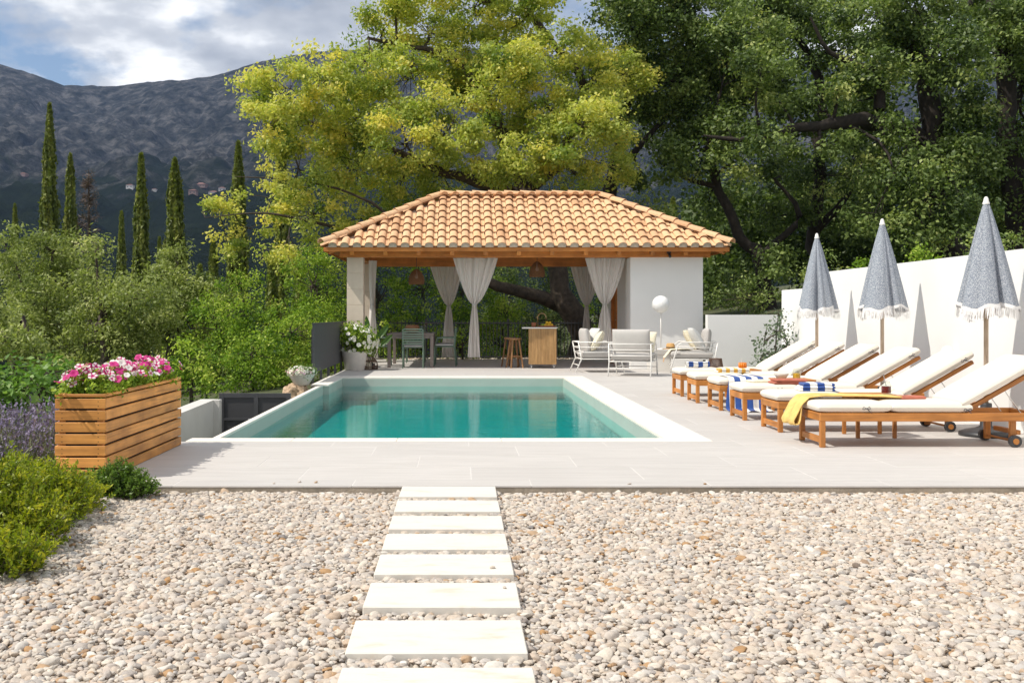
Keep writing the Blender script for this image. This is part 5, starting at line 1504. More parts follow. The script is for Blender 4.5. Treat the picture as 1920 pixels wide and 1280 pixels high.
# --- dark oaks on the right
def dark_tree(label, limbs, blobs, per=175, tone=0.5, subs=6.8, leaf=(0.12, 0.072)):
    return make_tree('oak_tree', label, 'tree', 'oaks behind the garden', limbs, blobs, M['darkleaf'], M['bark_dark'], leaf, 0.5, subs, per, 0.35, tone, 0.19, 0.2, 0.6)
def base_pt(px, Y, r):
    x = (px - CX) / FPX * Y
    return (x, Y, gz(x, Y) - 0.1, r)
def spread(lst, Y, dy=1.6):
    return [pb_(x, y, Y + rng.uniform(-dy, dy), r_, r_ * Y / FPX * 1.1, 0.82, d_) for x, y, r_, d_ in lst]
dark_tree('dark green oak whose trunk shows just right of the roof ridge', [
    [base_pt(1165, 31, 0.26), wp(1160, 400, 31, 0.24), wp(1152, 320, 31, 0.20), wp(1180, 180, 31, 0.15), wp(1200, 40, 31, 0.08)],
    [wp(1152, 320, 31, 0.12), wp(1240, 230, 31, 0.07), wp(1290, 180, 31, 0.03)]],
    spread([(1180, 40, 70, 1), (1180, 130, 60, 1), (1250, 60, 75, 1), (1260, 150, 75, 1), (1240, 240, 65, 1), (1190, 210, 45, .8), (1310, 20, 70, 1), (1230, -50, 80, 1), (1210, 330, 32, .7), (1220, 395, 30, .7)], 31))
dark_tree('dark oak with a slender crooked trunk between roof and parasols', [
    [base_pt(1440, 30, 0.24), wp(1432, 480, 30, 0.21), wp(1390, 425, 30, 0.17), wp(1345, 350, 30, 0.13), wp(1320, 270, 30, 0.09)],
    [wp(1432, 480, 30, 0.13), wp(1500, 400, 30, 0.09), wp(1450, 330, 30, 0.05)],
    [wp(1345, 350, 30, 0.09), wp(1280, 330, 30, 0.06), wp(1230, 300, 30, 0.03)]],
    spread([(1320, 110, 75, 1), (1330, 200, 75, 1), (1310, 280, 62, 1), (1250, 310, 50, .9), (1370, 310, 50, .7), (1400, 60, 75, 1), (1400, 150, 70, 1), (1385, 235, 50, .8), (1330, 375, 40, .7), (1460, 330, 45, .7), (1400, 540, 40, .8), (1470, 500, 40, .7)], 30))
dark_tree('dark oak with an upright trunk behind the far parasol', [
    [base_pt(1530, 32.5, 0.27), wp(1535, 430, 32.5, 0.22), wp(1538, 300, 32.5, 0.18), wp(1525, 170, 32.5, 0.14), wp(1480, 40, 32.5, 0.07)],
    [wp(1535, 430, 32.5, 0.12), wp(1590, 360, 32, 0.08), wp(1620, 300, 32, 0.04)]],
    spread([(1440, -10, 75, 1), (1490, 60, 75, 1), (1560, 10, 75, 1), (1575, 95, 60, .9), (1470, 280, 40, .7), (1560, 330, 55, .8), (1600, 270, 45, .7), (1510, 370, 45, .7), (1590, 420, 45, .7), (1450, 410, 40, .6)], 32.5))
dark_tree('massive dark oak with a thick limb sweeping left over the garden', [
    [base_pt(1800, 29, 0.42), wp(1775, 430, 29, 0.36), wp(1745, 300, 29, 0.32), wp(1720, 200, 29, 0.28), wp(1715, 120, 29, 0.24), wp(1660, 20, 29, 0.16), wp(1640, -80, 29, 0.1)],
    [wp(1738, 270, 29, 0.24), wp(1650, 205, 28.5, 0.21), wp(1580, 215, 28.2, 0.18), wp(1490, 240, 28, 0.13), wp(1385, 262, 28, 0.07), wp(1320, 255, 28, 0.03)],
    [wp(1650, 205, 28.5, 0.15), wp(1640, 120, 28.5, 0.12), wp(1560, 90, 28.5, 0.07), wp(1520, 30, 28.5, 0.03)],
    [wp(1715, 120, 29, 0.15), wp(1790, 60, 29, 0.1), wp(1830, -20, 29, 0.05)]],
    spread([(1640, 30, 75, 1), (1640, 110, 60, .8), (1720, 20, 75, .9), (1720, 330, 55, .9), (1790, 110, 70, 1), (1790, 210, 75, 1), (1730, 420, 60, .9), (1660, 330, 50, .8), (1820, 300, 65, 1), (1640, 400, 45, .8), (1560, 160, 42, .7), (1460, 190, 40, .8), (1430, 120, 50, .9), (1800, 400, 55, .8), (1700, 90, 45, .6), (1605, 190, 34, .7), (1530, 240, 32, .7), (1440, 268, 34, .8), (1370, 250, 36, .8), (1500, 200, 28, .6), (1680, 250, 34, .6), (1570, 270, 34, .6), (1640, 160, 30, .5)], 28.4, 1.3))
dark_tree('dark oak at the right edge of the photo', [
    [base_pt(1910, 30, 0.36), wp(1905, 400, 30, 0.32), wp(1892, 220, 30, 0.28), wp(1875, 60, 30, 0.22), wp(1860, -60, 30, 0.12)],
    [wp(1892, 220, 30, 0.14), wp(1950, 120, 30, 0.09), wp(2000, 60, 30, 0.04)]],
    spread([(1880, 60, 65, .8), (1860, -20, 80, 1), (1950, 20, 80, 1), (1950, 130, 75, 1), (1860, 330, 60, 1), (1940, 260, 60, .9), (1900, 410, 60, 1), (1970, 370, 70, 1), (2040, 100, 90, 1), (2040, 260, 90, 1)], 30))
# far wood closing the view behind the oaks (one mass)
def wood_mass(name, label, blobs, mat, leaf, per, sub_r, subs, tone=0.4):
    fo = Foliage()
    for c, rad, dens in blobs:
        c = np.array(c); rad = np.array(rad)
        k = max(4, int(subs * (rad[0]*rad[1] + rad[0]*rad[2] + rad[1]*rad[2]) * dens))
        S = c + unit(rng.normal(size=(k, 3))) * ((0.2 + 0.8 * rng.random(k)) ** 0.45)[:, None] * rad
        n = per
        P_ = (S[:, None, :] + rng.normal(size=(k, n, 3)) * sub_r * 0.5).reshape(-1, 3)
        V, F = leaf_quads(P_, leaf[0], leaf[1], 0.35)
        fo.add(V, F, np.repeat(tone + rng.normal(0, 0.16, k), n) + rng.normal(0, 0.12, k * n))
    o = fo.build(name, mat); tag(o, label, kind='stuff'); return o
wm_ = []
for i in range(46):
    px_ = 1330 + 680 * (i % 23) / 22 + rng.uniform(-15, 15); Y_ = rng.uniform(37, 44)
    wm_.append(pb_(px_, rng.uniform(330, 440) if i < 23 else rng.uniform(440, 540), Y_, rng.uniform(60, 80), 1.4, 0.9, 1.0))
for i in range(24): wm_.append(pb_(1200 + 800 * i / 23, rng.uniform(-20, 250), rng.uniform(36, 40), 75, 1.2, 0.9, 1.1 if not 1420 < 1200 + 800*i/23 < 1560 else 0.5))
wood_mass('far_wood', 'shaded woodland closing the view behind the dark oaks', wm_, M['darkleaf'], (0.22, 0.13), 40, 0.6, 5.0, 0.35)

# --- shrubs
def bush(name, label, blobs, mat, leaf, per, sub_r, subs, tone=0.5, group=None, cat='shrub', base=None, stem_mat=None, up=0.35, tvar=0.14):
    c0 = np.mean([b[0] for b in blobs], axis=0)
    bx, by = (c0[0], c0[1]) if base is None else base[:2]
    bz = gz(bx, by) if base is None else base[2]
    limbs = [[(bx, by, bz - 0.05, 0.035), (bx, by, (bz + c0[2]) / 2, 0.03), (c0[0], c0[1], c0[2], 0.02)]]
    return make_tree(name, label, cat, group, limbs, blobs, mat, stem_mat or M['bark'], leaf, sub_r, subs, per, up, tone, tvar, 0.3, 0.85)
gB = 'evergreen shrubs around the terrace'
# bank above the wall
for (x, y, r_, Y_, lab, m_) in [(1600, 505, 30, 21.5, 'low green shrub above the wall between the two left parasols', 'laurel'), (1735, 492, 34, 20, 'low green shrub above the wall between the two right parasols', 'laurel'),
                                (1540, 500, 26, 23, 'small shrub above the wall behind the far parasol', 'darkleaf'), (1830, 455, 34, 19, 'dark shrub above the wall behind the nearest parasol', 'darkleaf'), (1905, 450, 34, 18.5, 'dark shrub above the wall at the right edge', 'darkleaf'),
                                (1400, 560, 40, 27, 'dark shrub behind the low wall', 'darkleaf')]:
    c_ = wp(x, y, Y_); bz = gz(c_[0], c_[1])
    k = r_ * Y_ / FPX
    h_ = max(0.3, (c_[2] + k - bz) / 2)
    bush('wall_shrub', lab, [((c_[0], c_[1], bz + h_), (k * 1.6, 0.5, h_), 1.0)], M[m_], (0.07, 0.04), 60, 0.22, 26, 0.55, gB)
# hedge behind the pavilion
for i, (x, y, r_, Y_, m_) in enumerate([(610, 535, 60, 29.2, 'laurel'), (700, 530, 60, 29.4, 'laurel'), (780, 528, 60, 29.6, 'laurel'), (860, 532, 58, 29.4, 'laurel'), (940, 570, 50, 29.3, 'laurel'), (1010, 600, 45, 29.3, 'darkleaf'), (1120, 600, 45, 30.4, 'laurel'), (1180, 560, 60, 30.5, 'darkleaf'), (1035, 520, 48, 32, 'darkleaf'), (950, 525, 48, 32.5, 'darkleaf')]):
    c_ = wp(x, y, Y_); k = r_ * Y_ / FPX; bz = gz(c_[0], c_[1])
    zt = c_[2] + k; h_ = (zt - bz) / 2
    ords = ['first', 'second', 'third', 'fourth', 'fifth', 'sixth', 'seventh', 'eighth', 'ninth', 'tenth']
    bush('hedge_shrub', (f'glossy green hedge shrub behind the pavilion railing, {ords[i]} from the left' if i < 8 else ('tall dark shrub directly behind the oak trunk' if i == 8 else 'tall dark shrub behind the low oak limb')), [((c_[0], c_[1], bz + h_ * 0.55), (k * 1.25, 0.8, h_ * 0.62), 1.0), ((c_[0] + 0.1, c_[1] + 0.1, bz + h_ * 1.4), (k * 1.05, 0.8, h_ * 0.62), 1.0)], M[m_], (0.085, 0.042), 66, 0.28, 16, 0.55, gB, tvar=0.22)
# laurels and bushes left of the pool
LB = [(470, 690, 62, 20.5, 'rounded dark laurel behind the grey gate'), (540, 640, 66, 21.5, 'tall bright laurel left of the dark fence panel'), (400, 610, 60, 23, 'laurel below the cypress group, left of centre'), (600, 520, 56, 26.5, 'tall laurel rising behind the dark fence panel'), (470, 570, 60, 25, 'laurel standing behind the two beside the gate'), (360, 690, 52, 17.5, 'bright shrub directly behind the flower box'), (625, 600, 36, 24.8, 'bright laurel touching the left stone pillar')]
for (x, y, r_, Y_, lab) in LB:
    c_ = wp(x, y, Y_); k = r_ * Y_ / FPX; bz = gz(c_[0], c_[1]); zt = c_[2] + k; h_ = max(0.5, (zt - bz) / 2)
    bush('laurel_shrub', lab, [((c_[0], c_[1], bz + h_ * 0.6), (k * 1.25, k * 1.1, h_ * 0.62), 1.0), ((c_[0] + rng.uniform(-.2, .2), c_[1], bz + h_ * 1.4), (k * 1.0, k, h_ * 0.62), 1.0)], M['laurel'], (0.072, 0.036), 95, 0.24, 22, 0.5, gB, tvar=0.22)
# olive-like trees on the left
def olive(label, px_, Y_, blobs, r_=0.12, dead=False):
    x = (px_ - CX) / FPX * Y_
    top = blobs[len(blobs)//2]
    limbs = [[(x, Y_, gz(x, Y_) - 0.1, r_), wp(px_ + 5, 660, Y_, r_ * 0.85), wp((px_ + top[0]) / 2, 590, Y_, r_ * 0.6), wp(top[0], top[1] + 20, Y_, r_ * 0.3)]]
    for b in blobs[:3]: limbs.append([wp(px_ + 5, 640, Y_, r_ * 0.5), wp((px_ + b[0]) / 2, (640 + b[1]) / 2, Y_, r_ * 0.35), wp(b[0], b[1], Y_, r_ * 0.15)])
    make_tree('olive_tree', label, 'tree', 'grey-green trees on the left slope', limbs, [pb_(a, b, Y_ + rng.uniform(-0.9, 0.9), c * 1.12, c * Y_ / FPX * 1.1, 0.9, d) for a, b, c, d in blobs], M['oliveleaf'], M['bark'], (0.088, 0.042), 0.34, 13.5, 165, 0.3, 0.52, 0.17, 0.2, 0.65)
olive('grey-green tree at the left edge below the tallest cypress', 75, 24, [(30, 500, 50, 1), (100, 470, 48, 1), (60, 560, 55, 1), (130, 530, 52, 1), (20, 590, 50, 1), (110, 610, 55, 1), (40, 650, 45, .9), (10, 450, 35, .8)])
olive('grey-green tree left of centre behind the flower box', 195, 22, [(180, 470, 34, .8), (200, 540, 50, 1), (250, 560, 50, 1), (180, 620, 50, 1), (240, 640, 48, 1), (290, 610, 48, 1), (150, 660, 40, .9)])
olive('grey-green tree in front of the broad dark cypress', 310, 26, [(300, 520, 38, .8), (330, 560, 48, 1), (290, 590, 45, 1), (360, 600, 50, 1), (320, 650, 50, 1), (390, 560, 40, .8), (330, 480, 22, .6)])
olive('low grey-green tree at the far left behind the fig leaves', 20, 18, [(10, 640, 40, .9), (60, 660, 38, .9), (-30, 600, 50, 1)], 0.09)
# --- cypresses
def cypress(px_, top, wpx, Y_, label, n=9500):
    x = (px_ - CX) / FPX * Y_; zb = gz(x, Y_); zt = CAMH + (HY - top) / FPX * Y_
    H = zt - zb; Rr = wpx / 2 * Y_ / FPX
    t = empty('cypress_tree', (x, Y_, zb), 0, label, 'tree', 'cypresses on the left slope')
    w = Wood(); w.tube(np.array([(0, 0, -0.2), (0, 0, H * 0.5), (0, 0, H * 0.93)]), np.array([0.22, 0.35 * Rr, 0.03]), 8); w.build('trunk', M['bark_dark'], t)
    u = rng.random(n) ** 1.15
    u = np.concatenate([u, rng.uniform(0.85, 1, n // 8)]); n = len(u)
    th = rng.uniform(0, 2 * np.pi, n)
    lump = 0.80 + 0.30 * np.sin(3 * th + 9 * u * H / 6 + px_) * np.sin(5 * th - 4 * u * H / 5) + rng.normal(0, 0.07, n)
    rr = Rr * np.minimum(1, ((1 - u) * 2.6) ** 0.62) * (0.55 + 0.45 * np.minimum(1, u * 6)) * lump * rng.uniform(0.75, 1.05, n)
    P_ = np.stack([rr * np.cos(th), rr * np.sin(th), u * H], -1)
    out = np.stack([np.cos(th), np.sin(th), np.zeros(n)], -1)
    d = out * 0.25 + np.array([0, 0, 1.0]) + rng.normal(size=(n, 3)) * 0.25
    s_ = 0.10 + 0.10 * Rr
    V, F = leaf_quads(P_, 0.30 * (0.6 + 0.5 * Rr), s_ * 0.75, 0.0, out=out * 1.6, d=d)
    fo = Foliage(); fo.add(V, F, 0.5 + 0.20 * np.sin(3 * th + 9 * u * H / 6 + px_) + rng.normal(0, 0.17, n)); fo.build('crown', M['cypleaf'], t)
for c_ in [(93, 196, 35, 46, 'tallest slim cypress on the left, in front of the mountain'), (132, 290, 31, 48, 'shorter cypress standing next to the tallest one'), (265, 290, 32, 42, 'slim cypress left of the broad dark one'),
           (328, 300, 44, 38, 'broad dark cypress near the middle of the left slope'), (447, 268, 36, 40, 'cypress half hidden by the outer oak branches'), (28, 384, 20, 60, 'small cypress at the far left edge'),
           (228, 398, 20, 52, 'short cypress tip just left of the slim one'), (299, 446, 16, 56, 'tiny cypress tip between the slim and broad cypresses'), (400, 455, 28, 44, 'low cypress right of the broad dark one'),
           (432, 470, 24, 40, 'low cypress beneath the oak branches, left one'), (510, 470, 26, 38, 'low cypress beneath the oak branches, right one'), (375, 500, 24, 36, 'stumpy cypress directly right of the broad one'), (528, 205, 30, 46, 'tall cypress seen through the left part of the oak crown'), (560, 480, 26, 39, 'dark cypress just left of the tall laurel')]:
    cypress(*c_)
for i, (x, top, w_) in enumerate([(1262, 372, 26), (1285, 385, 24), (1306, 368, 26), (1330, 380, 28), (1195, 390, 22), (1352, 400, 26)]):
    cypress(x, top, w_, 52, f'pale green cypress behind the roof slope, {["first", "second", "third", "fourth", "leftmost single", "last"][i]} of the row', 4500)
# bare brown conifer
def dead_conifer():
    Y_ = 40; x = (166 - CX) / FPX * Y_; zb = gz(x, Y_); H = CAMH + (HY - 318) / FPX * Y_ - zb
    t = empty('dead_conifer', (x, Y_, zb), 0, 'bare brown dead conifer between the cypresses on the left', 'tree')
    w = Wood(); w.tube(np.array([(0, 0, -0.2), (0.05, 0, H * 0.5), (0, 0, H)]), np.array([0.16, 0.10, 0.015]), 7)
    w.build('trunk', M['bark'], t)
    b = Wood(); fo = Foliage()
    for i in range(150):
        u = rng.uniform(0.25, 0.99); a = rng.uniform(0, 6.28); l = (1 - u) * 1.5 + 0.12
        p0 = np.array([0, 0, u * H]); p1 = p0 + l * np.array([math.cos(a), math.sin(a), rng.uniform(0.1, 0.7)])
        b.tube(bend(p0, p1, 4, 0.1), np.array([0.02, 0.014, 0.009, 0.004]), 3)
        q = p0 + (p1 - p0) * rng.uniform(0.3, 1, (14, 1)) + rng.normal(size=(14, 3)) * 0.08
        V, F = leaf_quads(q, 0.20, 0.02, 0.0); fo.add(V, F, rng.random(14))
    b.build('branches', M['bark'], t); fo.build('dry_needles', M['deadwood'], t)
dead_conifer()

# --- shrub against the wall by the loungers
ec = wp(1468, 645, 17.9)
eb = [((5.10 + dx * 0.85, 16.7 + dy, z * 0.93), (r_ * 0.85, 0.2, r_ * 0.95), d) for dx, dy, z, r_, d in [(0.02, 0, 0.55, 0.30, 1), (0.1, 0, 0.95, 0.26, 1), (-0.22, 0, 0.75, 0.2, .8), (0.22, 0.0, 0.7, 0.25, .8), (0.06, 0, 1.2, 0.14, .6), (-0.3, 0, 0.45, 0.16, .7), (-0.02, 0, 0.3, 0.25, .8)]]
make_tree('leafy_shrub', 'grey-green shrub with small round leaves against the white wall end', 'shrub', None, [[(5.12, 16.7, -0.05, 0.02), (5.1, 16.7, 0.5, 0.015), (5.15, 16.7, 1.15, 0.006)]], eb, M['euca'], M['bark'], (0.052, 0.048), 0.15, 62, 15, 0.1, 0.5, 0.15, 0.1)

# --- shoots: near bushes
def shoots(fo, wd, org, base, dirs, length, n_leaf, leaf, tone):
    for b, d in zip(base, dirs):
        l = length * rng.uniform(0.6, 1.25)
        tip = b + d * l + np.array([0, 0, 0.15 * l])
        p = bend(b, tip, 4, 0.06)
        wd.tube(p - org, np.array([0.0022, 0.0018, 0.0014, 0.0008]), 3)
        tt = np.linspace(0.12, 1.0, n_leaf)
        q = np.stack([np.interp(tt, np.linspace(0, 1, 4), p[:, k]) for k in range(3)], -1)
        ax = unit(tip - b)
        sd_ = unit(np.cross(ax + 1e-4, rng.normal(size=(n_leaf, 3))))
        ld = unit(sd_ + ax * rng.uniform(0.5, 1.0, (n_leaf, 1)))
        V, F = leaf_quads(q + ld * leaf[0] * 0.5 - org, leaf[0], leaf[1], 0.25, d=ld, fold=0.3)
        fo.add(V, F, tone + rng.normal(0, 0.10) + 0.16 * (tt - 0.5) + rng.normal(0, 0.08, n_leaf))
def shoot_bush(name, label, blobs, mat, n, length, n_leaf, leaf, tone, flowers=0):
    c0 = np.array(blobs[0][0]); org = np.array([c0[0], c0[1], -0.06])
    t = empty(name, tuple(org), 0, label, 'shrub')
    fo, wd = Foliage(), Wood()
    tot = sum(r[0] * r[2] for _, r in blobs)
    fl = []
    for c, r_ in blobs:
        c, r_ = np.array(c), np.array(r_)
        k = int(n * r_[0] * r_[2] / tot)
        dr = unit(rng.normal(size=(k, 3)) * np.array([1, 1, 0.9]) + np.array([0, 0, 0.5]))
        P_ = c + dr * r_ * (rng.random((k, 1)) ** 0.45) * 0.85
        P_[:, 2] = np.maximum(P_[:, 2], -0.03)
        dd = unit(dr * np.array([1, 1, 0.7]) + np.array([0, 0, 0.75]) + rng.normal(size=(k, 3)) * 0.25)
        shoots(fo, wd, org, P_, dd, length, n_leaf, leaf, tone)
        for i in range(4): wd.tube(bend((c[0] + rng.uniform(-.1, .1), c[1] + rng.uniform(-.1, .1), -0.06), c + dr[i] * r_ * 0.6, 5, 0.1) - org, np.array([0.009, 0.008, 0.006, 0.005, 0.003]), 5)
        if flowers: fl.append(c + dr[:flowers] * r_ * np.array([1, 1, 1.0]))
    wd.build('stems', M['bark'], t); fo.build('foliage', mat, t)
    if fl:
        q = np.concatenate(fl); q = (q[:, None, :] + rng.normal(size=(len(q), 9, 3)) * 0.009).reshape(-1, 3)
        V, F = leaf_quads(q - org, 0.016, 0.012, 0.4); f2 = Foliage(); f2.add(V, F, rng.random(len(F))); f2.build('blossoms', M['petal_white'], t)
def nb_(px, py, Y, rx, ry, rz):
    p = W(px, py, Y); return ((p.x, p.y, p.z), (rx, ry, rz))
shoot_bush('myrtle_bush', 'yellow-green leafy bush spilling over the pebbles at the left edge', [nb_(25, 1010, 5.2, 0.26, 0.35, 0.20), nb_(75, 960, 5.9, 0.30, 0.35, 0.20), nb_(-40, 960, 5.3, 0.30, 0.4, 0.25), nb_(20, 935, 6.2, 0.30, 0.3, 0.18), nb_(15, 1075, 4.7, 0.15, 0.15, 0.13), nb_(135, 945, 6.3, 0.17, 0.2, 0.13)], M['myrtle'], 2300, 0.115, 20, (0.026, 0.0105), 0.44, 3)
shoot_bush('box_bush', 'small dark green bush at the front corner of the flower box', [nb_(225, 915, 6.75, 0.145, 0.15, 0.125), nb_(262, 925, 6.72, 0.09, 0.1, 0.08), nb_(180, 925, 6.8, 0.12, 0.12, 0.10)], M['boxleaf'], 620, 0.075, 16, (0.021, 0.011), 0.5)
# fig-like big leaves
fgb = [pb_(30, 715, 11.5, 45, 0.3, 0.6, 1.0), pb_(80, 735, 11.2, 35, 0.3, 0.6, 1.0), pb_(-20, 745, 11, 50, 0.3, 0.7, 1.0), pb_(110, 700, 12, 30, 0.25, 0.5, .8)]
bush('fig_bush', 'bush with large bright green leaves behind the lavender', fgb, M['figleaf'], (0.085, 0.048), 34, 0.16, 85, 0.5, None, tvar=0.2, up=0.5)
# lavender
def lavender():
    Y0 = 8.3; c = W(20, 860, Y0)
    org = np.array([c.x, c.y, gz(c.x, c.y)])
    t = empty('lavender', tuple(org), 0, 'purple flowering lavender clump left of the flower box', 'lavender')
    fs, ff = Foliage(), Foliage()
    n = 1500
    bx = np.stack([rng.uniform(-0.75, 0.42, n), rng.uniform(-0.5, 0.7, n), np.zeros(n)], -1)
    dr = unit(np.stack([rng.normal(0, 0.30, n) + bx[:, 0] * 0.3, rng.normal(0, 0.30, n), np.ones(n)], -1))
    H = rng.uniform(0.46, 0.84, n)[:, None]
    for k in range(6):
        q = bx + dr * H * (k + 0.5) / 6 * 0.88 + rng.normal(size=(n, 3)) * 0.006
        V, F = leaf_quads(q, 0.13 if k > 1 else 0.11, 0.007 if k > 2 else 0.016, 0.0, d=dr + rng.normal(size=(n, 3)) * (0.10 if k > 2 else 0.5)); fs.add(V, F, 0.5 + rng.normal(0, 0.2, n))
    for k in range(5):
        q = bx + dr * (H * 0.86 + 0.016 * k) + rng.normal(size=(n, 3)) * 0.005
        V, F = leaf_quads(q, 0.032, 0.016, 0.0, d=dr + rng.normal(size=(n, 3)) * 0.4); ff.add(V, F, 0.5 + rng.normal(0, 0.22, n))
    fs.build('stems', M['lavstem'], t); ff.build('flower_spikes', M['lavflower'], t)
lavender()

# --- flowers
def petal_mesh(name, mat, kind, r_=0.033):
    m = MB(); tint = []
    n = 15
    rim = []
    m.v.append((0, 0, 0))
    for ring, (rr, z) in enumerate(((0.42, 0.30), (0.8, 0.42), (1.0, 0.38))):
        for i in range(n):
            a = 2 * math.pi * i / n
            w = 1 + 0.10 * math.cos(5 * a) * ring / 2
            m.v.append((r_ * rr * w * math.cos(a), r_ * rr * w * math.sin(a), r_ * (z + (0.10 * math.sin(10 * a) if ring == 2 else 0))))
    for i in range(n):
        j = (i + 1) % n
        m.f.append((0, 1 + i, 1 + j)); tint.append({'pink': 0.15, 'stripe': 0.1, 'white': 0.75, 'pale': 0.55}[kind])
    for ring in (0, 1):
        for i in range(n):
            j = (i + 1) % n
            m.f.append((1 + ring*n + i, 1 + (ring+1)*n + i, 1 + (ring+1)*n + j, 1 + ring*n + j))
            star = (i % 3) == 1
            tint.append({'pink': 0.3 + 0.1 * ring, 'stripe': (0.3 if star else 0.72), 'white': 0.9, 'pale': (0.6 if star else 0.8)}[kind])
    me = m.mesh(name, mat, True)
    a = me.attributes.new('tint', 'FLOAT', 'FACE'); a.data.foreach_set('value', tint)
    return me
def flowers(plant, org, spots, meshes, weights, tilt=0.7, scale=(0.8, 1.25)):
    for p, nrm in spots:
        me = rnd.choices(meshes, weights(p) if callable(weights) else weights)[0]
        o = link_mesh('flower', me, None, plant)
        o.location = Vector(p) - Vector(org)
        o.rotation_mode = 'QUATERNION'; o.rotation_quaternion = Vector(nrm).to_track_quat('Z', 'Y') @ Euler((0, 0, rnd.uniform(0, 6))).to_quaternion()
        s_ = rnd.uniform(*scale); o.scale = (s_, s_, s_)
fpk, fst, fwh = petal_mesh('flower', M['petal_mix'], 'pink', 0.034), petal_mesh('flower', M['petal_mix'], 'stripe', 0.035), petal_mesh('flower', M['petal_mix'], 'white', 0.033)
def petunias():
    org = np.array([(FX0+FX1)/2, (FY0+FY1)/2, 0.54])
    t = empty('petunia_bed', tuple(org), 0, 'pink and white petunias filling the wooden flower box', 'flowers')
    fo = Foliage(); wd = Wood()
    n = 420
    bx = np.stack([rng.uniform(FX0 + 0.01, FX1 - 0.03, n), rng.uniform(FY0 + 0.03, FY1 - 0.05, n), np.full(n, 0.54)], -1)
    hgt = 0.06 + 0.15 * np.sin(np.clip((bx[:, 0] - FX0) / (FX1 - FX0), 0.1, 0.9) * np.pi) * rng.uniform(0.6, 1.1, n)
    tips = bx + np.stack([rng.normal(0, 0.05, n), rng.normal(0, 0.04, n), hgt], -1)
    for b, q, h in zip(bx, tips, hgt):
        wd.tube(bend(b, q, 4, 0.1) - org, np.array([0.003, 0.0025, 0.002, 0.0015]), 3)
        k = 16
        c_ = b + (q - b) * rng.uniform(0.2, 1.0, (k, 1)) + rng.normal(size=(k, 3)) * 0.022
        V, F = leaf_quads(c_ - org, 0.042, 0.020, 0.35); fo.add(V, F, 0.6 + rng.normal(0, 0.17, k))
    wd.build('stems', M['boxleaf'], t); fo.build('foliage', M['laurel'], t)
    sp = []
    idx = rng.permutation(n)[:285]
    for i in idx:
        q = tips[i] + np.array([0, 0, 0.022]); nr = np.array([(q[0] - org[0]) * 2.0 + 0.15, -0.55, 0.9]) + rng.normal(size=3) * 0.4
        sp.append((tuple(q), tuple(nr)))
    def wts(p):
        y = (p[1] - FY0) / (FY1 - FY0)
        wmid = math.exp(-((y - 0.33) / 0.16) ** 2)
        return [1.5, 1.3, 0.12 + 2.4 * wmid]
    flowers(t, org, sp, [fpk, fst, fwh], wts, scale=(0.6, 1.05))
petunias()
fw2 = petal_mesh('flower', M['petal_white'], 'white', 0.036); fw3 = petal_mesh('flower', M['petal_mix'], 'pale', 0.02)
def pot_plant(label, c, r_, z0, n_leaf, nfl, meshes, leaf, mat, scale=(0.8, 1.2)):
    org = np.array([c[0], c[1], z0])
    t = empty('flowering_plant', tuple(org), 0, label, 'flowers')
    fo, wd = Foliage(), Wood()
    k = 70
    tips = np.array(c) + unit(rng.normal(size=(k, 3)) + np.array([0, 0, 0.4])) * np.array(r_) * (rng.random((k, 1)) ** 0.4)
    tips[:, 2] = np.maximum(tips[:, 2], z0 - 0.02)
    for q in tips:
        wd.tube(bend((c[0], c[1], z0 - 0.03), q, 5, 0.1) - org, np.array([0.006, 0.005, 0.004, 0.003, 0.002]), 3)
        cc_ = q + rng.normal(size=(n_leaf, 3)) * 0.05 * (r_[0] / 0.3)
        V, F = leaf_quads(cc_ - org, leaf[0], leaf[1], 0.3); fo.add(V, F, 0.55 + rng.normal(0, 0.2, n_leaf))
    wd.build('stems', M['bark'], t); fo.build('foliage', mat, t)
    sp = []
    for i in range(nfl):
        d = unit(rng.normal(size=3) + np.array([0, -0.5, 0.45])); q = np.array(c) + d * np.array(r_) * rng.uniform(0.85, 1.1)
        q[2] = max(q[2], z0 + 0.0); sp.append((tuple(q), tuple(d + rng.normal(size=3) * 0.3)))
    flowers(t, org, sp, meshes, [1] * len(meshes), scale=scale)
pot_plant('bushy white-flowered plant growing in the large pale pot', (bp.x + 0.03, 21.33, 0.62), (0.40, 0.36, 0.30), 0.36, 34, 62, [fw2], (0.06, 0.03), M['laurel'], (1.0, 1.5))
pot_plant('trailing white flowers over the rounded wicker lantern', (-1.86, 21.5, 0.50), (0.20, 0.2, 0.20), 0.36, 16, 20, [fw2], (0.06, 0.03), M['laurel'], (1.0, 1.5))
pot_plant('low cushion of small pink-white flowers in the small tapered pot', (sp_.x - 0.02, 16.55, 0.22), (0.23, 0.22, 0.075), 0.18, 24, 90, [fw3, fw2], (0.03, 0.016), M['boxleaf'], (0.8, 1.1))
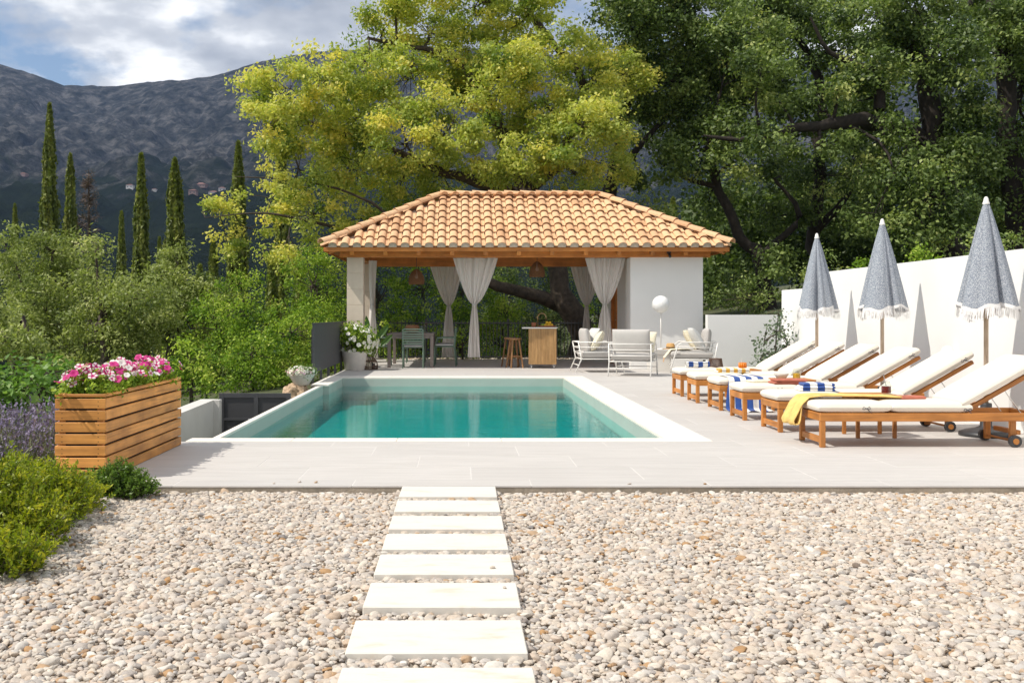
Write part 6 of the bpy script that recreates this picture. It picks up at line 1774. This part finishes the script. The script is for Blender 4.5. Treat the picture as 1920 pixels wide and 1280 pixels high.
# bird-of-paradise leaves beside the pillar
def strelitzia():
    t = empty('strelitzia', (-1.88, 21.8, 0), 0, 'upright plant with paddle-shaped leaves in front of the rear pillar', 'plant')
    for i, (dx, dz, a) in enumerate([(-0.05, 1.12, -0.15), (0.22, 0.95, 0.6), (-0.16, 0.92, -0.5), (0.10, 0.72, 0.4), (0.26, 0.70, 0.8)]):
        MB().tube([(0, 0, 0.02), (dx * 0.5, 0, dz * 0.45), (dx * 0.8, 0, dz * 0.68)], 0.009, 6).build('stalk', M['boxleaf'], t)
        def P(u, v, dx=dx, dz=dz, a=a):
            w = 0.055 * math.sin(math.pi * min(1, v * 0.96 + 0.03)) ** 0.8
            return (dx * 0.8 + 0.36 * v * math.sin(a) + (u - 0.5) * 2 * w * math.cos(a), -abs(u - 0.5) * 0.05 + 0.03 * v, dz * 0.68 + 0.36 * v * math.cos(a) - (u - 0.5) * 2 * w * math.sin(a))
        o = MB().grid(P, 7, 12).build('leaf', M['figleaf'], t, True)
    MB().lathe([(0.001, 0), (0.09, 0), (0.10, 0.12), (0.09, 0.12), (0.001, 0.1)], 18).build('pot', M['anthracite'], t, True)
strelitzia()
# potted herb behind the table, left side
bush('leafy_plant', 'fresh green leafy plant between the curtain and the dining table', [((-1.75, 25.6, 0.55), (0.3, 0.25, 0.5), 1.0)], M['laurel'], (0.09, 0.045), 20, 0.2, 26, 0.6, None)
bush('leafy_plant', 'green leafy plant on the ground right of the shaded curtain', [((0.1, 26.6, 0.4), (0.35, 0.25, 0.45), 1.0)], M['laurel'], (0.09, 0.045), 20, 0.2, 26, 0.6, None)
# ------------------------------------------------------------------ air
def haze():
    o = MB().box((-6500, -300, -70), (6500, 3900, 1000)).build('haze'); tag(o, 'thin bluish summer haze over the whole valley', kind='stuff')
    m = bpy.data.materials.new('haze_air'); m.use_nodes = True
    t = m.node_tree; t.nodes.clear()
    out = t.nodes.new('ShaderNodeOutputMaterial'); v = t.nodes.new('ShaderNodeVolumePrincipled')
    v.inputs['Color'].default_value = (0.42, 0.60, 1.0, 1); v.inputs['Density'].default_value = 6.5e-5
    t.links.new(v.outputs[0], out.inputs['Volume'])
    o.data.materials.append(m)
haze()
